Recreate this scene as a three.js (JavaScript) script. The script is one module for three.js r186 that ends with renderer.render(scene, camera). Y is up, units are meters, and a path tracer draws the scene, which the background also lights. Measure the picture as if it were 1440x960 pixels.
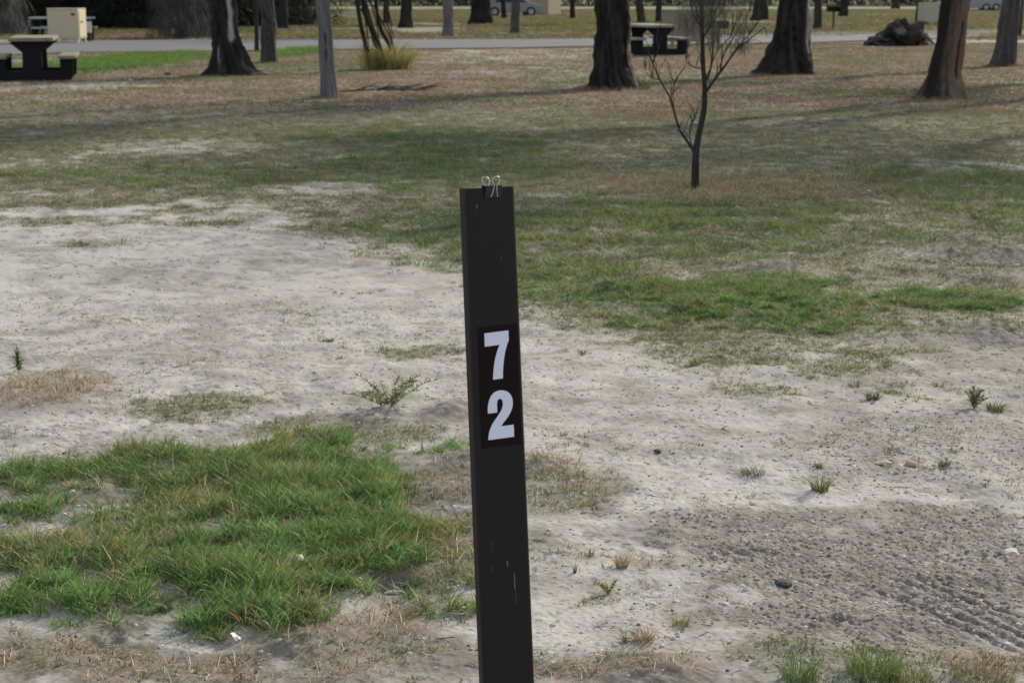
import * as THREE from 'three';
import { mergeGeometries } from 'three/addons/utils/BufferGeometryUtils.js';

// ---------------------------------------------------------------- camera, sky, sun, exposure
const EYE = 1.6, F = 2400, PITCH = Math.atan(490 / F);          // lens in pixels of the 1440 x 960 photograph
const scene = new THREE.Scene();
const camera = new THREE.PerspectiveCamera(2 * Math.atan(480 / F) * 180 / Math.PI, 1024 / 682, 0.1, 3000);
camera.position.set(0, EYE, 0);
camera.rotation.x = -PITCH;
camera.focus = 4.2;
camera.userData.fStop = 10;
camera.updateMatrixWorld();

const SKY_W = 64, SKY_H = 32, skyData = new Float32Array(SKY_W * SKY_H * 4);
for (let j = 0; j < SKY_H; j++) {
  const up = Math.max(0, ((j + 0.5) / SKY_H - 0.5) * 2), k = Math.pow(up, 0.6);
  for (let i = 0; i < SKY_W; i++) skyData.set([0.47 - 0.19 * k, 0.49 - 0.14 * k, 0.52 - 0.05 * k, 1], (j * SKY_W + i) * 4);
}
const sky = new THREE.DataTexture(skyData, SKY_W, SKY_H, THREE.RGBAFormat, THREE.FloatType);
sky.mapping = THREE.EquirectangularReflectionMapping;
sky.magFilter = THREE.LinearFilter; sky.needsUpdate = true;
scene.background = sky; scene.environment = sky;

const SUN_AZ = 40 * Math.PI / 180, SUN_EL = 29 * Math.PI / 180;   // ahead and to the right, low
const sun = new THREE.DirectionalLight(new THREE.Color().setRGB(1, 0.9, 0.74), 3.3);
sun.position.set(Math.sin(SUN_AZ) * Math.cos(SUN_EL) * 120, Math.sin(SUN_EL) * 120, -Math.cos(SUN_AZ) * Math.cos(SUN_EL) * 120 - 25);
sun.target.position.set(0, 0, -25);
sun.castShadow = true; sun.shadow.radius = 5; sun.shadow.mapSize.set(4096, 4096);
Object.assign(sun.shadow.camera, { left: -60, right: 60, top: 60, bottom: -60, near: 1, far: 400 });
scene.add(sun, sun.target);

const renderer = new THREE.WebGLRenderer({ antialias: true });
renderer.toneMapping = THREE.LinearToneMapping;
renderer.toneMappingExposure = 1.68;
renderer.shadowMap.enabled = true;

// ---------------------------------------------------------------- helpers
function rngOf(seed) { let a = seed >>> 0; return () => { a = (a + 0x6D2B79F5) | 0; let t = Math.imul(a ^ (a >>> 15), 1 | a); t = (t + Math.imul(t ^ (t >>> 7), 61 | t)) ^ t; return ((t ^ (t >>> 14)) >>> 0) / 4294967296; }; }
const smooth = (a, b, x) => { const t = Math.min(1, Math.max(0, (x - a) / (b - a))); return t * t * (3 - 2 * t); };
const lerp = (a, b, t) => a + (b - a) * t;
const PERM = new Uint8Array(512), GX = new Float32Array(256), GY = new Float32Array(256);
{ const r = rngOf(7); const p = [...Array(256).keys()]; for (let i = 255; i > 0; i--) { const j = Math.floor(r() * (i + 1)); [p[i], p[j]] = [p[j], p[i]]; }
  for (let i = 0; i < 512; i++) PERM[i] = p[i & 255];
  for (let i = 0; i < 256; i++) { const a = r() * Math.PI * 2; GX[i] = Math.cos(a); GY[i] = Math.sin(a); } }
function noise(x, y) {                                             // gradient noise, about -1 .. 1
  const xi = Math.floor(x), yi = Math.floor(y), fx = x - xi, fy = y - yi, X = xi & 255, Y = yi & 255;
  const a = PERM[X + PERM[Y]], b = PERM[((X + 1) & 255) + PERM[Y]], c = PERM[X + PERM[(Y + 1) & 255]], d = PERM[((X + 1) & 255) + PERM[(Y + 1) & 255]];
  const u = fx * fx * fx * (fx * (fx * 6 - 15) + 10), v = fy * fy * fy * (fy * (fy * 6 - 15) + 10);
  const n0 = GX[a] * fx + GY[a] * fy, n1 = GX[b] * (fx - 1) + GY[b] * fy, n2 = GX[c] * fx + GY[c] * (fy - 1), n3 = GX[d] * (fx - 1) + GY[d] * (fy - 1);
  return 1.5 * (n0 + u * (n1 - n0) + v * (n2 + u * (n3 - n2) - (n0 + u * (n1 - n0))));
}
const fbm = (x, y, o = 4) => { let s = 0, a = 0.5; for (let i = 0; i < o; i++) { s += a * noise(x, y); x = x * 2.03 + 17.1; y = y * 2.03 + 5.3; a *= 0.5; } return s; };

const SP = Math.sin(PITCH), CP = Math.cos(PITCH);
function ground(px, py) {                                          // where a point of the photograph stands on level ground: x, distance ahead
  const u = (px - 720) / F, v = (480 - py) / F, t = EYE / (SP - v * CP);
  return { x: u * t, d: (CP + v * SP) * t };
}
function at(px, py, d) {                                           // a point of the photograph at a known distance ahead
  const u = (px - 720) / F, v = (480 - py) / F, t = d / (CP + v * SP);
  return new THREE.Vector3(u * t, EYE + (v * CP - SP) * t, -d);
}
const metres = (px, py) => { const g = ground(px, py); return (g.d * CP + EYE * SP) / F; };   // size of a photograph pixel there

const used = {};
function numbered(name) { used[name] = (used[name] ?? -1) + 1; return used[name] ? name + '_' + String(used[name]).padStart(3, '0') : name; }
function tag(o, label, category, group, kind) {
  o.userData.label = label; if (category) o.userData.category = category;
  if (group) o.userData.group = group; if (kind) o.userData.kind = kind;
  return o;
}
function thing(name, label, category, group) { const o = new THREE.Group(); o.name = numbered(name); scene.add(o); return tag(o, label, category, group); }
function part(parent, name, geometry, m) { const o = new THREE.Mesh(geometry, m); o.name = name; parent.add(o); return o; }
const col = (r, g, b) => new THREE.Color().setRGB(r, g, b);
const mat = (c, roughness = 0.9, extra = {}) => new THREE.MeshStandardMaterial({ color: Array.isArray(c) ? col(...c) : c, roughness, metalness: 0, ...extra });

// ---------------------------------------------------------------- what lies where on the ground
// patches are ellipses on the ground: [photograph x, y, half width, half height, strength]
function patches(list) {
  return list.map(([cx, cy, rx, ry, s = 1]) => {
    const near = ground(cx, cy + ry).d, far = ground(cx, Math.max(-8, cy - ry)).d, d = (near + far) / 2, g = ground(cx, cy);
    return { x: g.x * d / g.d, d, rx: rx * metres(cx, cy), rd: (far - near) / 2, s };
  });
}
function patchValue(list, x, d, wob) {
  let best = 0;
  for (const p of list) {
    const ex = (x - p.x) / p.rx, ed = (d - p.d) / p.rd, e = ex * ex + ed * ed;
    if (e > 2.8) continue;
    const v = p.s * smooth(1.45, 0.3, e + wob);
    if (v > best) best = v;
  }
  return best;
}
const LUSH = patches([[60, 715, 110, 34, 0.7], [200, 790, 120, 40, 0.75], [180, 860, 90, 24, 0.5], [1080, 400, 110, 14, 0.6], [840, 402, 120, 34, 0.5], [1000, 440, 200, 24, 0.55], [960, 350, 220, 18, 0.3], [1300, 330, 160, 24, 0.28], [620, 830, 60, 40, 0.35], [600, 640, 60, 30, 0.25], [230, 735, 130, 50, 0.62], [120, 715, 140, 30, 0.5], [430, 628, 60, 14, 0.7], [240, 250, 260, 16, 0.22], [400, 690, 170, 55], [300, 655, 150, 24, 0.8], [490, 745, 130, 52], [375, 815, 150, 62], [340, 870, 120, 28, 0.9], [150, 672, 150, 20, 0.7],
  [60, 765, 130, 55, 0.7], [90, 845, 130, 40, 0.75], [570, 770, 60, 34, 0.8], [1030, 420, 190, 30], [1340, 424, 120, 17, 0.85], [1090, 450, 150, 22, 0.6],
  [960, 307, 240, 26, 0.55], [640, 330, 130, 40, 0.45], [650, 235, 170, 34, 0.34], [560, 190, 160, 14, 0.25], [700, 350, 60, 40, 0.5], [1400, 290, 120, 40, 0.3], [175, 88, 80, 13, 1], [420, 73, 40, 6, 1], [55, 97, 60, 8, 1], [1340, 250, 150, 14, 0.35], [640, 850, 50, 22, 0.35], [840, 330, 130, 20, 0.5]]);
const SHORT = patches([[860, 430, 130, 36, 0.85], [1300, 440, 180, 26, 0.7], [620, 740, 90, 90, 0.75], [300, 760, 350, 150, 0.62], [265, 572, 78, 17], [385, 598, 52, 12], [550, 607, 90, 20, 0.9], [480, 655, 90, 20, 0.8], [590, 492, 75, 9, 0.7], [1010, 498, 100, 22], [1190, 520, 75, 14], [1000, 470, 120, 20],
  [560, 690, 80, 30, 0.7], [620, 800, 60, 60, 0.7], [60, 660, 90, 24, 0.8], [800, 690, 75, 24, 0.7], [820, 822, 70, 12, 0.7], [1150, 455, 160, 24], [520, 925, 70, 20, 0.7], [250, 930, 300, 26, 0.45], [800, 940, 120, 26, 0.4],
  [1210, 945, 170, 34, 0.95], [1400, 950, 60, 24, 0.7], [610, 870, 60, 16, 0.5], [1070, 556, 60, 8, 0.6], [110, 285, 90, 10, 0.8], [290, 315, 60, 5, 0.5], [480, 320, 70, 12, 0.7], [60, 310, 60, 6, 0.4], [120, 345, 60, 5, 0.35], [460, 471, 18, 7, 0.6]]);
const DRY = patches([[130, 760, 150, 50, 0.5], [620, 740, 80, 100, 0.5], [1030, 268, 230, 26], [985, 268, 90, 16], [55, 545, 85, 30], [110, 775, 160, 36, 0.6], [610, 695, 70, 26, 0.8], [800, 690, 80, 30, 0.4], [860, 945, 130, 26, 0.8], [200, 935, 320, 26, 0.6], [1390, 945, 70, 22, 0.8], [905, 158, 110, 12, 0.8],
  [540, 880, 60, 34, 0.6], [440, 890, 120, 20, 0.4], [190, 140, 240, 14, 0.6], [1200, 140, 200, 16, 0.6], [1350, 150, 90, 12, 0.7], [250, 705, 80, 26, 0.5], [470, 860, 90, 16, 0.5], [890, 780, 24, 14, 0.7], [560, 105, 60, 12, 0.7], [760, 650, 50, 12, 0.6]]);
const BARE = patches([[1180, 392, 110, 14, 0.7], [1350, 455, 120, 18, 0.7], [900, 345, 90, 7, 0.6], [1270, 355, 120, 8, 0.6], [780, 100, 200, 8, 0.5], [235, 207, 130, 12, 0.9], [455, 264, 130, 12, 0.9], [830, 277, 90, 11, 0.8], [1095, 358, 90, 7, 0.6], [1230, 398, 110, 16, 0.5], [1390, 235, 90, 9, 0.8], [720, 78, 170, 12, 0.7], [50, 86, 60, 6, 0.6], [1330, 360, 100, 10, 0.35], [780, 362, 50, 6, 0.4], [850, 372, 60, 6, 0.4], [60, 230, 70, 8, 0.5], [1200, 175, 150, 8, 0.4], [80, 122, 160, 8, 0.7]]);
const SOIL = patches([[290, 930, 340, 44, 0.5], [240, 720, 90, 30, 0.5], [640, 790, 50, 70, 0.35], [700, 300, 200, 20, 0.2], [300, 160, 440, 17, 0.7], [1395, 352, 90, 26, 1], [1400, 385, 70, 10, 0.9], [1090, 378, 60, 8, 0.9], [850, 412, 26, 11, 1], [1330, 385, 90, 9, 0.6], [880, 430, 70, 16, 0.6], [1060, 372, 60, 8, 0.6], [845, 410, 22, 9, 0.9], [540, 815, 42, 16, 0.9], [530, 590, 60, 14, 0.7], [630, 582, 48, 14, 0.9], [655, 656, 48, 16, 0.9], [610, 695, 56, 22, 0.9], [750, 655, 40, 16, 0.8],
  [130, 690, 60, 12, 0.9], [160, 868, 90, 20, 0.8], [470, 905, 120, 16, 0.6], [880, 952, 130, 24, 0.9], [1150, 950, 180, 20, 0.5], [1390, 955, 80, 18, 0.6], [1270, 75, 120, 14, 0.7], [90, 560, 55, 12, 0.5], [600, 115, 120, 14, 0.6], [870, 125, 130, 14, 0.5], [860, 110, 420, 20, 0.35], [320, 112, 110, 10, 0.6]]);
const GRAVEL = patches([[1210, 830, 260, 95], [1390, 790, 130, 80], [1060, 760, 130, 40, 0.7], [1400, 500, 120, 40, 0.6], [900, 860, 120, 40, 0.3], [1300, 640, 200, 60, 0.4]]);
const WARM = patches([[1180, 800, 120, 30, 1], [560, 520, 300, 60, 0.5], [850, 640, 160, 60, 0.5], [640, 900, 120, 40, 0.5], [1220, 800, 80, 18, 1]]);
const DIRT = patches([[330, 770, 430, 180, 0.75], [300, 932, 420, 60, 1], [620, 730, 110, 130, 0.95], [1220, 830, 320, 120, 0.75], [1390, 570, 170, 150, 0.5], [900, 952, 220, 26, 0.85], [1320, 390, 200, 50, 0.5], [800, 690, 100, 44, 0.65], [60, 555, 110, 44, 0.6], [560, 592, 140, 34, 0.55],
  [180, 480, 200, 30, 0.25], [950, 600, 260, 40, 0.25], [480, 420, 200, 22, 0.3], [640, 520, 140, 26, 0.3], [880, 470, 160, 24, 0.4], [820, 820, 120, 26, 0.35], [1160, 560, 260, 40, 0.35], [300, 390, 260, 18, 0.22], [620, 380, 120, 26, 0.4]]);
const EDGE = [[-200, 268], [0, 276], [120, 284], [250, 288], [420, 298], [520, 318], [600, 352], [680, 415], [800, 450], [900, 478], [980, 505], [1080, 515], [1210, 520], [1290, 480], [1380, 445], [1440, 432], [1700, 400]].map(([a, b]) => ground(a, b));
function edgeAt(x) { for (let i = 0; i < EDGE.length - 1; i++) if (x <= EDGE[i + 1].x || i === EDGE.length - 2) { const a = EDGE[i], b = EDGE[i + 1]; return lerp(a.d, b.d, Math.min(1.6, Math.max(-1, (x - a.x) / (b.x - a.x)))); } }
// the tarred road runs across behind the tables
const ROAD = [[-500, 82, 66], [0, 79, 65], [100, 75, 58.5], [380, 72, 56.5], [740, 68, 56.5], [960, 63, 52], [1160, 60, 45.5], [1440, 51, 41], [1900, 44, 36]].map(([p, n, f]) => ({ n: ground(p, n), f: ground(p, f) }));

const A = { dirt: 0, lush: 0, short: 0, dry: 0, bare: 0, soil: 0, gravel: 0, warm: 0 };
function lie(x, d) {
  const w1 = fbm(x * 1.7 + 3, d * 1.7 + 9, 3), w2 = fbm(x * 6.1 + 31, d * 6.1 + 2, 2), far = smooth(10, 30, d);
  const w3 = noise(x * 15 + 8, d * 15), wob = (w1 * 1.1 + w2 * 1.0 + w3 * 0.25), xx = x + w2 * 0.06, dd = d + w1 * 0.25;
  A.lush = patchValue(LUSH, xx, dd, wob * 1.45);
  A.dirt = patchValue(DIRT, xx, dd, wob * 1.3);
  A.dry = patchValue(DRY, xx, dd, wob * 1.1);
  A.soil = patchValue(SOIL, xx, dd, wob * 0.9);
  A.gravel = patchValue(GRAVEL, xx, dd, wob * 0.8);
  A.warm = patchValue(WARM, xx, dd, wob);
  const bare = patchValue(BARE, xx, dd, wob * 1.3);
  const over = (d - edgeAt(x)) / (0.25 + d * 0.07) + w1 * 2.6 + w2 * 2.2;         // past the ragged edge of the sand
  const clot = noise(x * 2.6 + 40, d * 2.6) + 0.6 * noise(x * 6.5, d * 6.5 + 80);
  const field = smooth(-0.5, 0.9, over) * (0.72 + 0.5 * w2 + 0.32 * clot * (1 - far) - 0.25 * far) * (1 - 0.85 * bare) * smooth(-0.75, -0.1, fbm(x * 0.8 + 50, d * 0.8, 3) + 0.35 + 0.4 * w2);
  A.short = Math.max(field, patchValue(SHORT, xx, dd, wob * 1.2));
  A.bare = bare;
  A.lush *= 1 - 0.5 * A.soil; A.short *= 1 - 0.6 * A.soil;
  return A;
}
// ---------------------------------------------------------------- ground relief
const MOUNDS = [[535, 583, 0.07, 0.03], [512, 594, 0.05, 0.022], [632, 583, 0.085, 0.03], [655, 655, 0.1, 0.03], [612, 692, 0.12, 0.03], [752, 655, 0.09, 0.03], [850, 410, 0.09, 0.05], [1360, 342, 0.2, 0.07], [1345, 358, 0.16, 0.04], [1425, 362, 0.24, 0.07], [1390, 390, 0.2, 0.04],
  [935, 745, 0.06, 0.014], [130, 690, 0.12, 0.03], [550, 815, 0.06, -0.05], [1000, 440, 0.2, 0.05], [1100, 374, 0.16, 0.05], [1400, 470, 0.25, 0.04], [1310, 350, 0.12, 0.03], [460, 900, 0.09, 0.02], [420, 908, 0.07, 0.02], [920, 955, 0.12, 0.03], [60, 560, 0.2, 0.02]].map(([px, py, r, h]) => ({ ...ground(px, py), r, h }));
function moundSoil(x, d) { let v = 0; if (d < 14) for (const m of MOUNDS) if (m.h > 0.02) { const e = ((x - m.x) ** 2 + (d - m.d) ** 2) / (m.r * m.r); if (e < 4) v = Math.max(v, smooth(2.6, 0.6, e + 1.1 * noise(x * 14, d * 14))); } return v; }   // dug-up darker earth
const TA = ground(1290, 811), TB = ground(1440, 873), TC = ground(1285, 821), TL = Math.hypot(TB.x - TA.x, TB.d - TA.d), TX = (TB.x - TA.x) / TL, TD = (TB.d - TA.d) / TL;
const TQ = Math.abs((TC.x - TA.x) * -TD + (TC.d - TA.d) * TX), TS = Math.sign((TC.x - TA.x) * -TD + (TC.d - TA.d) * TX);
function track(x, d) {                                             // tyre print pressed into the damp gravel
  const a = (x - TA.x) * TX + (d - TA.d) * TD, q = TS * ((x - TA.x) * -TD + (d - TA.d) * TX) / TQ + 0.1 * noise(x * 18, d * 18) + 0.04 * noise(x * 40, d * 40);
  const m = smooth(-0.02, 0.09, a + 0.03 * noise(x * 30, d * 30)) * smooth(-0.75, -0.45, q) * smooth(4.4, 4.0, q);
  return m > 0 ? -m * Math.pow(0.5 - 0.5 * Math.cos(q * Math.PI * 2), 1.7) * (0.75 + 0.5 * noise(a * 9 + 3, Math.floor(q + 0.5) * 3.3) + 0.25 * noise(x * 45, d * 45)) : 0;
}
const cellHash = (i, j, k) => PERM[(PERM[(i + 4096) & 255] + (j & 255) + k * 53) & 255] / 255;
function dents(x, d) {                                             // old footprints and scuffs in the sand
  const S = 0.3, ci = Math.floor(x / S), cj = Math.floor(d / S); let h = 0;
  for (let i = ci - 1; i <= ci + 1; i++) for (let j = cj - 1; j <= cj + 1; j++) {
    if (cellHash(i, j, 1) > 0.62) continue;
    const cx = (i + cellHash(i, j, 2)) * S, cd = (j + cellHash(i, j, 3)) * S, a = cellHash(i, j, 4) * 3.14, ca = Math.cos(a), sa = Math.sin(a), L = 0.05 + 0.1 * cellHash(i, j, 5), Wd = L * (0.35 + 0.4 * cellHash(i, j, 6)), dep = 0.003 + 0.009 * cellHash(i, j, 7);
    const u = ((x - cx) * ca + (d - cd) * sa) / L, v = (-(x - cx) * sa + (d - cd) * ca) / Wd, e = u * u + v * v;
    if (e < 5) h += dep * (-Math.exp(-e * 1.4) + 0.45 * Math.exp(-((Math.sqrt(e) - 1.25) ** 2) * 7)) * (1 + 0.8 * noise(x * 30, d * 30));
  }
  return h;
}
function height(x, d, fine = 1) {
  const damp = smooth(600, 60, d);
  let h = 0.02 * noise(x * 0.35 + 8, d * 0.35) * damp;
  if (d < 45) {
    const n = 1 - smooth(22, 45, d), w = noise(x * 0.9 + 4, d * 0.9 + 1);
    h += n * (0.012 * noise(x * 2.3, d * 2.3) + 0.007 * noise(x * 5.1 + 9, d * 5.1));
    const k = fine * (1 - smooth(9, 22, d));
    if (k > 0) {
      const r = noise(x * 11 + 3, d * 11), s = noise(x * 26, d * 26 + 7);
      h += k * dents(x, d) * smooth(-0.5, 0.3, noise(x * 0.7 + 20, d * 0.7)) * (1 - 0.6 * A.lush);
      h += k * (0.55 + 0.6 * w + 0.35 * noise(x * 2.1, d * 2.1 + 30)) * (0.0038 * r - 0.006 * Math.max(0, noise(x * 7.3 + 60, d * 7.3 + 20) - 0.25) + 0.0028 * s);
      if (d < 9) h += k * (0.0019 * noise(x * 60 + 1, d * 60) + A.gravel * (0.0036 * noise(x * 38 + 5, d * 38) + 0.0038 * noise(x * 74 + 21, d * 74)));
    }
  }
  if (d < 14) for (const m of MOUNDS) { const e = ((x - m.x) ** 2 + (d - m.d) ** 2) / (m.r * m.r); if (e < 6) h += m.h * Math.exp(-e) * (1 + 0.35 * noise(x * 22, d * 22)); }
  if (d > 3.5 && d < 6 && x > 0.5) h += 0.012 * track(x, d);
  return h;
}
const groundY = (x, z) => { lie(x, -z); return height(x, -z) + 0.012 * A.lush; };

// ---------------------------------------------------------------- ground sheet
function tile(size, f) {
  const data = new Uint8Array(size * size * 4);
  for (let j = 0; j < size; j++) for (let i = 0; i < size; i++) { const [r, g, b] = f(i / size, j / size, i, j); const o = (j * size + i) * 4; data[o] = r; data[o + 1] = g; data[o + 2] = b; data[o + 3] = 255; }
  const t = new THREE.DataTexture(data, size, size, THREE.RGBAFormat); t.wrapS = t.wrapT = THREE.RepeatWrapping; t.magFilter = THREE.LinearFilter; t.minFilter = THREE.LinearMipmapLinearFilter; t.generateMipmaps = true; t.needsUpdate = true; return t;
}
const wrapNoise = (u, v, n, o) => { // tiling noise: the lattice wraps every n cells
  const a = (x, y) => noise(x + o, y + o); const x = u * n, y = v * n, bu = smooth(0.85, 1, u), bv = smooth(0.85, 1, v);
  const m = (yy) => lerp(a(x, yy), a(x - n, yy), bu); return lerp(m(y), m(y - n), bv);
};
const grain = rngOf(99), GR = 1024, grit = new Float32Array(GR * GR);
for (let i = 0; i < grit.length; i++) grit[i] = grain();
const sandMap = tile(GR, (u, v, i, j) => {
  const n = 0.5 * wrapNoise(u, v, 40, 11) + 0.5 * wrapNoise(u, v, 110, 77), g = grit[j * GR + i], speck = g > 0.985 ? -70 : g < 0.012 ? 26 : 0;
  const k = 214 + 20 * n + 22 * (grit[(j * GR + i * 7) % (GR * GR)] - 0.5) + speck; const c = Math.max(0, Math.min(255, k)); return [c, c, c];
});
sandMap.colorSpace = THREE.SRGBColorSpace;
const sandBump = tile(GR, (u, v, i, j) => { const c = 128 + 60 * wrapNoise(u, v, 60, 5) + 40 * wrapNoise(u, v, 160, 9) + 40 * (grit[j * GR + i] - 0.5); return [c, c, c]; });

const rowsD = [-40, -20, -10, -5, -2, 0, 1, 1.8, 2.4, 2.8];
for (let d = 3; d < 700; d += Math.min(d * d / 2731, d * 0.08)) rowsD.push(d);
rowsD.push(900, 1400, 2200);
const colsT = []; { const N = 380, O = 36; for (let i = O; i > 0; i--) colsT.push([-1, -i / O]); for (let i = -N; i <= N; i++) colsT.push([i / N, 0]); for (let i = 1; i <= O; i++) colsT.push([1, i / O]); }
{
  const R = rowsD.length, C = colsT.length, pos = new Float32Array(R * C * 3), cl = new Float32Array(R * C * 3), uv = new Float32Array(R * C * 2), idx = new Uint32Array((R - 1) * (C - 1) * 6);
  const SAND = [0.55, 0.512, 0.465], SAND2 = [0.385, 0.353, 0.317], PINK = [0.45, 0.385, 0.325], GRIT = [0.215, 0.176, 0.145], EARTH = [0.13, 0.112, 0.095], DIRTY = [0.25, 0.211, 0.172], THATCH = [0.28, 0.272, 0.185], MOSS = [0.15, 0.165, 0.075], STRAW = [0.29, 0.235, 0.16], LEAF = [0.225, 0.195, 0.15], FARGRASS = [0.21, 0.215, 0.09];
  for (let j = 0, v = 0; j < R; j++) {
    const d = rowsD[j], core = Math.max(1.25, 0.345 * d + 0.15), reach = 60 + 2.2 * Math.max(0, d);
    for (let i = 0; i < C; i++, v++) {
      const [t, o] = colsT[i], x = t * core + Math.sign(o) * o * o * reach;
      lie(x, d);
      pos[v * 3] = x; pos[v * 3 + 1] = height(x, d) + 0.012 * A.lush; pos[v * 3 + 2] = -d;
      uv[v * 2] = x / 1.7; uv[v * 2 + 1] = d / 1.7;
      const n1 = fbm(x * 0.9, d * 0.9 + 40, 3), n2 = fbm(x * 5 + 70, d * 5, 3), n3 = noise(x * 24 + 5, d * 24), n4 = noise(x * 55 + 15, d * 55), far = smooth(14, 26, d);
      let k = smooth(-0.3, 0.45, n1 * 0.9 + n2 * 1.1), c0 = lerp(SAND[0], SAND2[0], k), c1 = lerp(SAND[1], SAND2[1], k), c2 = lerp(SAND[2], SAND2[2], k);
      const mix = (q, w) => { w = Math.max(0, Math.min(1, w)); c0 = lerp(c0, q[0], w); c1 = lerp(c1, q[1], w); c2 = lerp(c2, q[2], w); };
      mix(PINK, 0.7 * A.warm * smooth(-0.4, 0.3, n2) + 0.25 * smooth(0.1, 0.5, fbm(x * 1.3 + 90, d * 1.3, 2)));
      mix(DIRTY, A.dirt * (0.85 + 0.6 * n2 + 0.25 * n3));
      mix(GRIT, A.gravel * (0.72 + 0.35 * n3 + 0.3 * n2));
      const coarse = smooth(8, 10, d), crumbs = smooth(0.34, 0.47, lerp(n3 * 0.7 + n4 * 0.5, noise(x * 13 + 8, d * 13) * 0.75 + noise(x * 27, d * 27 + 4) * 0.4, coarse) + 0.35 * n2 - 0.03);            // dark crumbs of bark and dried dung on the sand
      if (d < 18) { mix(EARTH, 0.6 * crumbs);
        const smudge = smooth(0.2, 0.55, fbm(x * 9 + 33, d * 9 + 71, 3) + 0.35 * n2); mix(SAND2, 0.55 * smudge); mix(LEAF, 0.7 * smooth(0.27, 0.43, fbm(x * 13 + 5, d * 13 + 50, 3) + 0.4 * n1)); mix(DIRTY, 0.75 * smooth(0.12, 0.42, fbm(x * 3.4 + 15, d * 3.4 + 8, 4)) * smooth(-0.35, 0.3, fbm(x * 14 + 2, d * 14 + 8, 2))); }
      mix(LEAF, far * (0.45 + 0.5 * n2) * (1 - 0.7 * A.bare));
      mix(THATCH, A.short * 0.85 + 0.2 * n2);
      if (d > 12 && d < 60) { mix(SAND2, 0.55 * smooth(0.12, 0.34, fbm(x * 0.7 + 81, d * 0.7, 4))); mix(MOSS, 0.45 * smooth(0.1, 0.34, fbm(x * 0.8 + 11, d * 0.8 + 60, 4))); mix(EARTH, 0.5 * smooth(0.14, 0.36, fbm(x * 1.1 + 51, d * 1.1 + 20, 4))); }
      if (d > 7 && d < 30) { mix(MOSS, 0.55 * A.short * smooth(0.15, 0.6, noise(x * 3.1 + 9, d * 3.1) + 0.7 * n2)); mix(SAND, 0.22 * A.short * smooth(0.3, 0.6, fbm(x * 4.4 + 60, d * 4.4, 3) + 0.3 * n3)); }
      mix(EARTH, Math.max(A.soil, 0.85 * moundSoil(x, d)) * (0.72 + 0.4 * n3));
      mix(STRAW, A.dry * 0.65 * (0.8 + 0.5 * n2));
      mix(MOSS, A.lush * 0.9 * (d > 7 ? 0.55 + 0.45 * smooth(-0.5, 0.3, noise(x * 2.4 + 3, d * 2.4 + 44) + 0.6 * noise(x * 6, d * 6)) : 1));
      mix(FARGRASS, smooth(58, 72, d) * (0.75 + 0.6 * n1));
      cl[v * 3] = c0; cl[v * 3 + 1] = c1; cl[v * 3 + 2] = c2;
    }
  }
  for (let j = 0, q = 0; j < R - 1; j++) for (let i = 0; i < C - 1; i++) { const a = j * C + i, b = a + 1, c = a + C, e = c + 1; idx[q++] = a; idx[q++] = b; idx[q++] = c; idx[q++] = b; idx[q++] = e; idx[q++] = c; }
  const g = new THREE.BufferGeometry();
  g.setAttribute('position', new THREE.BufferAttribute(pos, 3)); g.setAttribute('color', new THREE.BufferAttribute(cl, 3)); g.setAttribute('uv', new THREE.BufferAttribute(uv, 2)); g.setIndex(new THREE.BufferAttribute(idx, 1));
  g.computeVertexNormals();
  const m = new THREE.Mesh(g, new THREE.MeshStandardMaterial({ vertexColors: true, map: sandMap, bumpMap: sandBump, bumpScale: 0.0025, roughness: 1 }));
  m.name = 'ground'; tag(m, 'pale trampled sand with grass and gravel patches', 'ground', null, 'structure'); scene.add(m);
}
{ // tarred road
  const pos = [], uv = [], idx = [];
  ROAD.forEach(({ n, f }, i) => { for (let k = 0; k <= 4; k++) { const t = k / 4, x = lerp(n.x, f.x, t), d = lerp(n.d, f.d, t); pos.push(x, 0.035 + 0.03 * Math.sin(Math.PI * t), -d); uv.push(x / 3, d / 3); } if (i) for (let k = 0; k < 4; k++) { const a = (i - 1) * 5 + k, c = i * 5 + k; idx.push(a, c, a + 1, a + 1, c, c + 1); } });
  const g = new THREE.BufferGeometry(); g.setAttribute('position', new THREE.Float32BufferAttribute(pos, 3)); g.setAttribute('uv', new THREE.Float32BufferAttribute(uv, 2)); g.setIndex(idx); g.computeVertexNormals();
  const m = new THREE.Mesh(g, mat([0.155, 0.155, 0.158], 0.9, { map: sandMap, bumpMap: sandBump, bumpScale: 0.004 })); m.name = 'road'; scene.add(m); tag(m, 'worn grey tarred campground road', 'road', null, 'structure');
  const r2 = new THREE.Mesh(new THREE.PlaneGeometry(300, 9).rotateX(-Math.PI / 2), m.material); r2.position.set(0, 0.03, -128); r2.rotation.y = 0.05; r2.name = 'road_001'; scene.add(r2); tag(r2, 'far grey campground road beyond the trees', 'road', null, 'structure');
}

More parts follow.
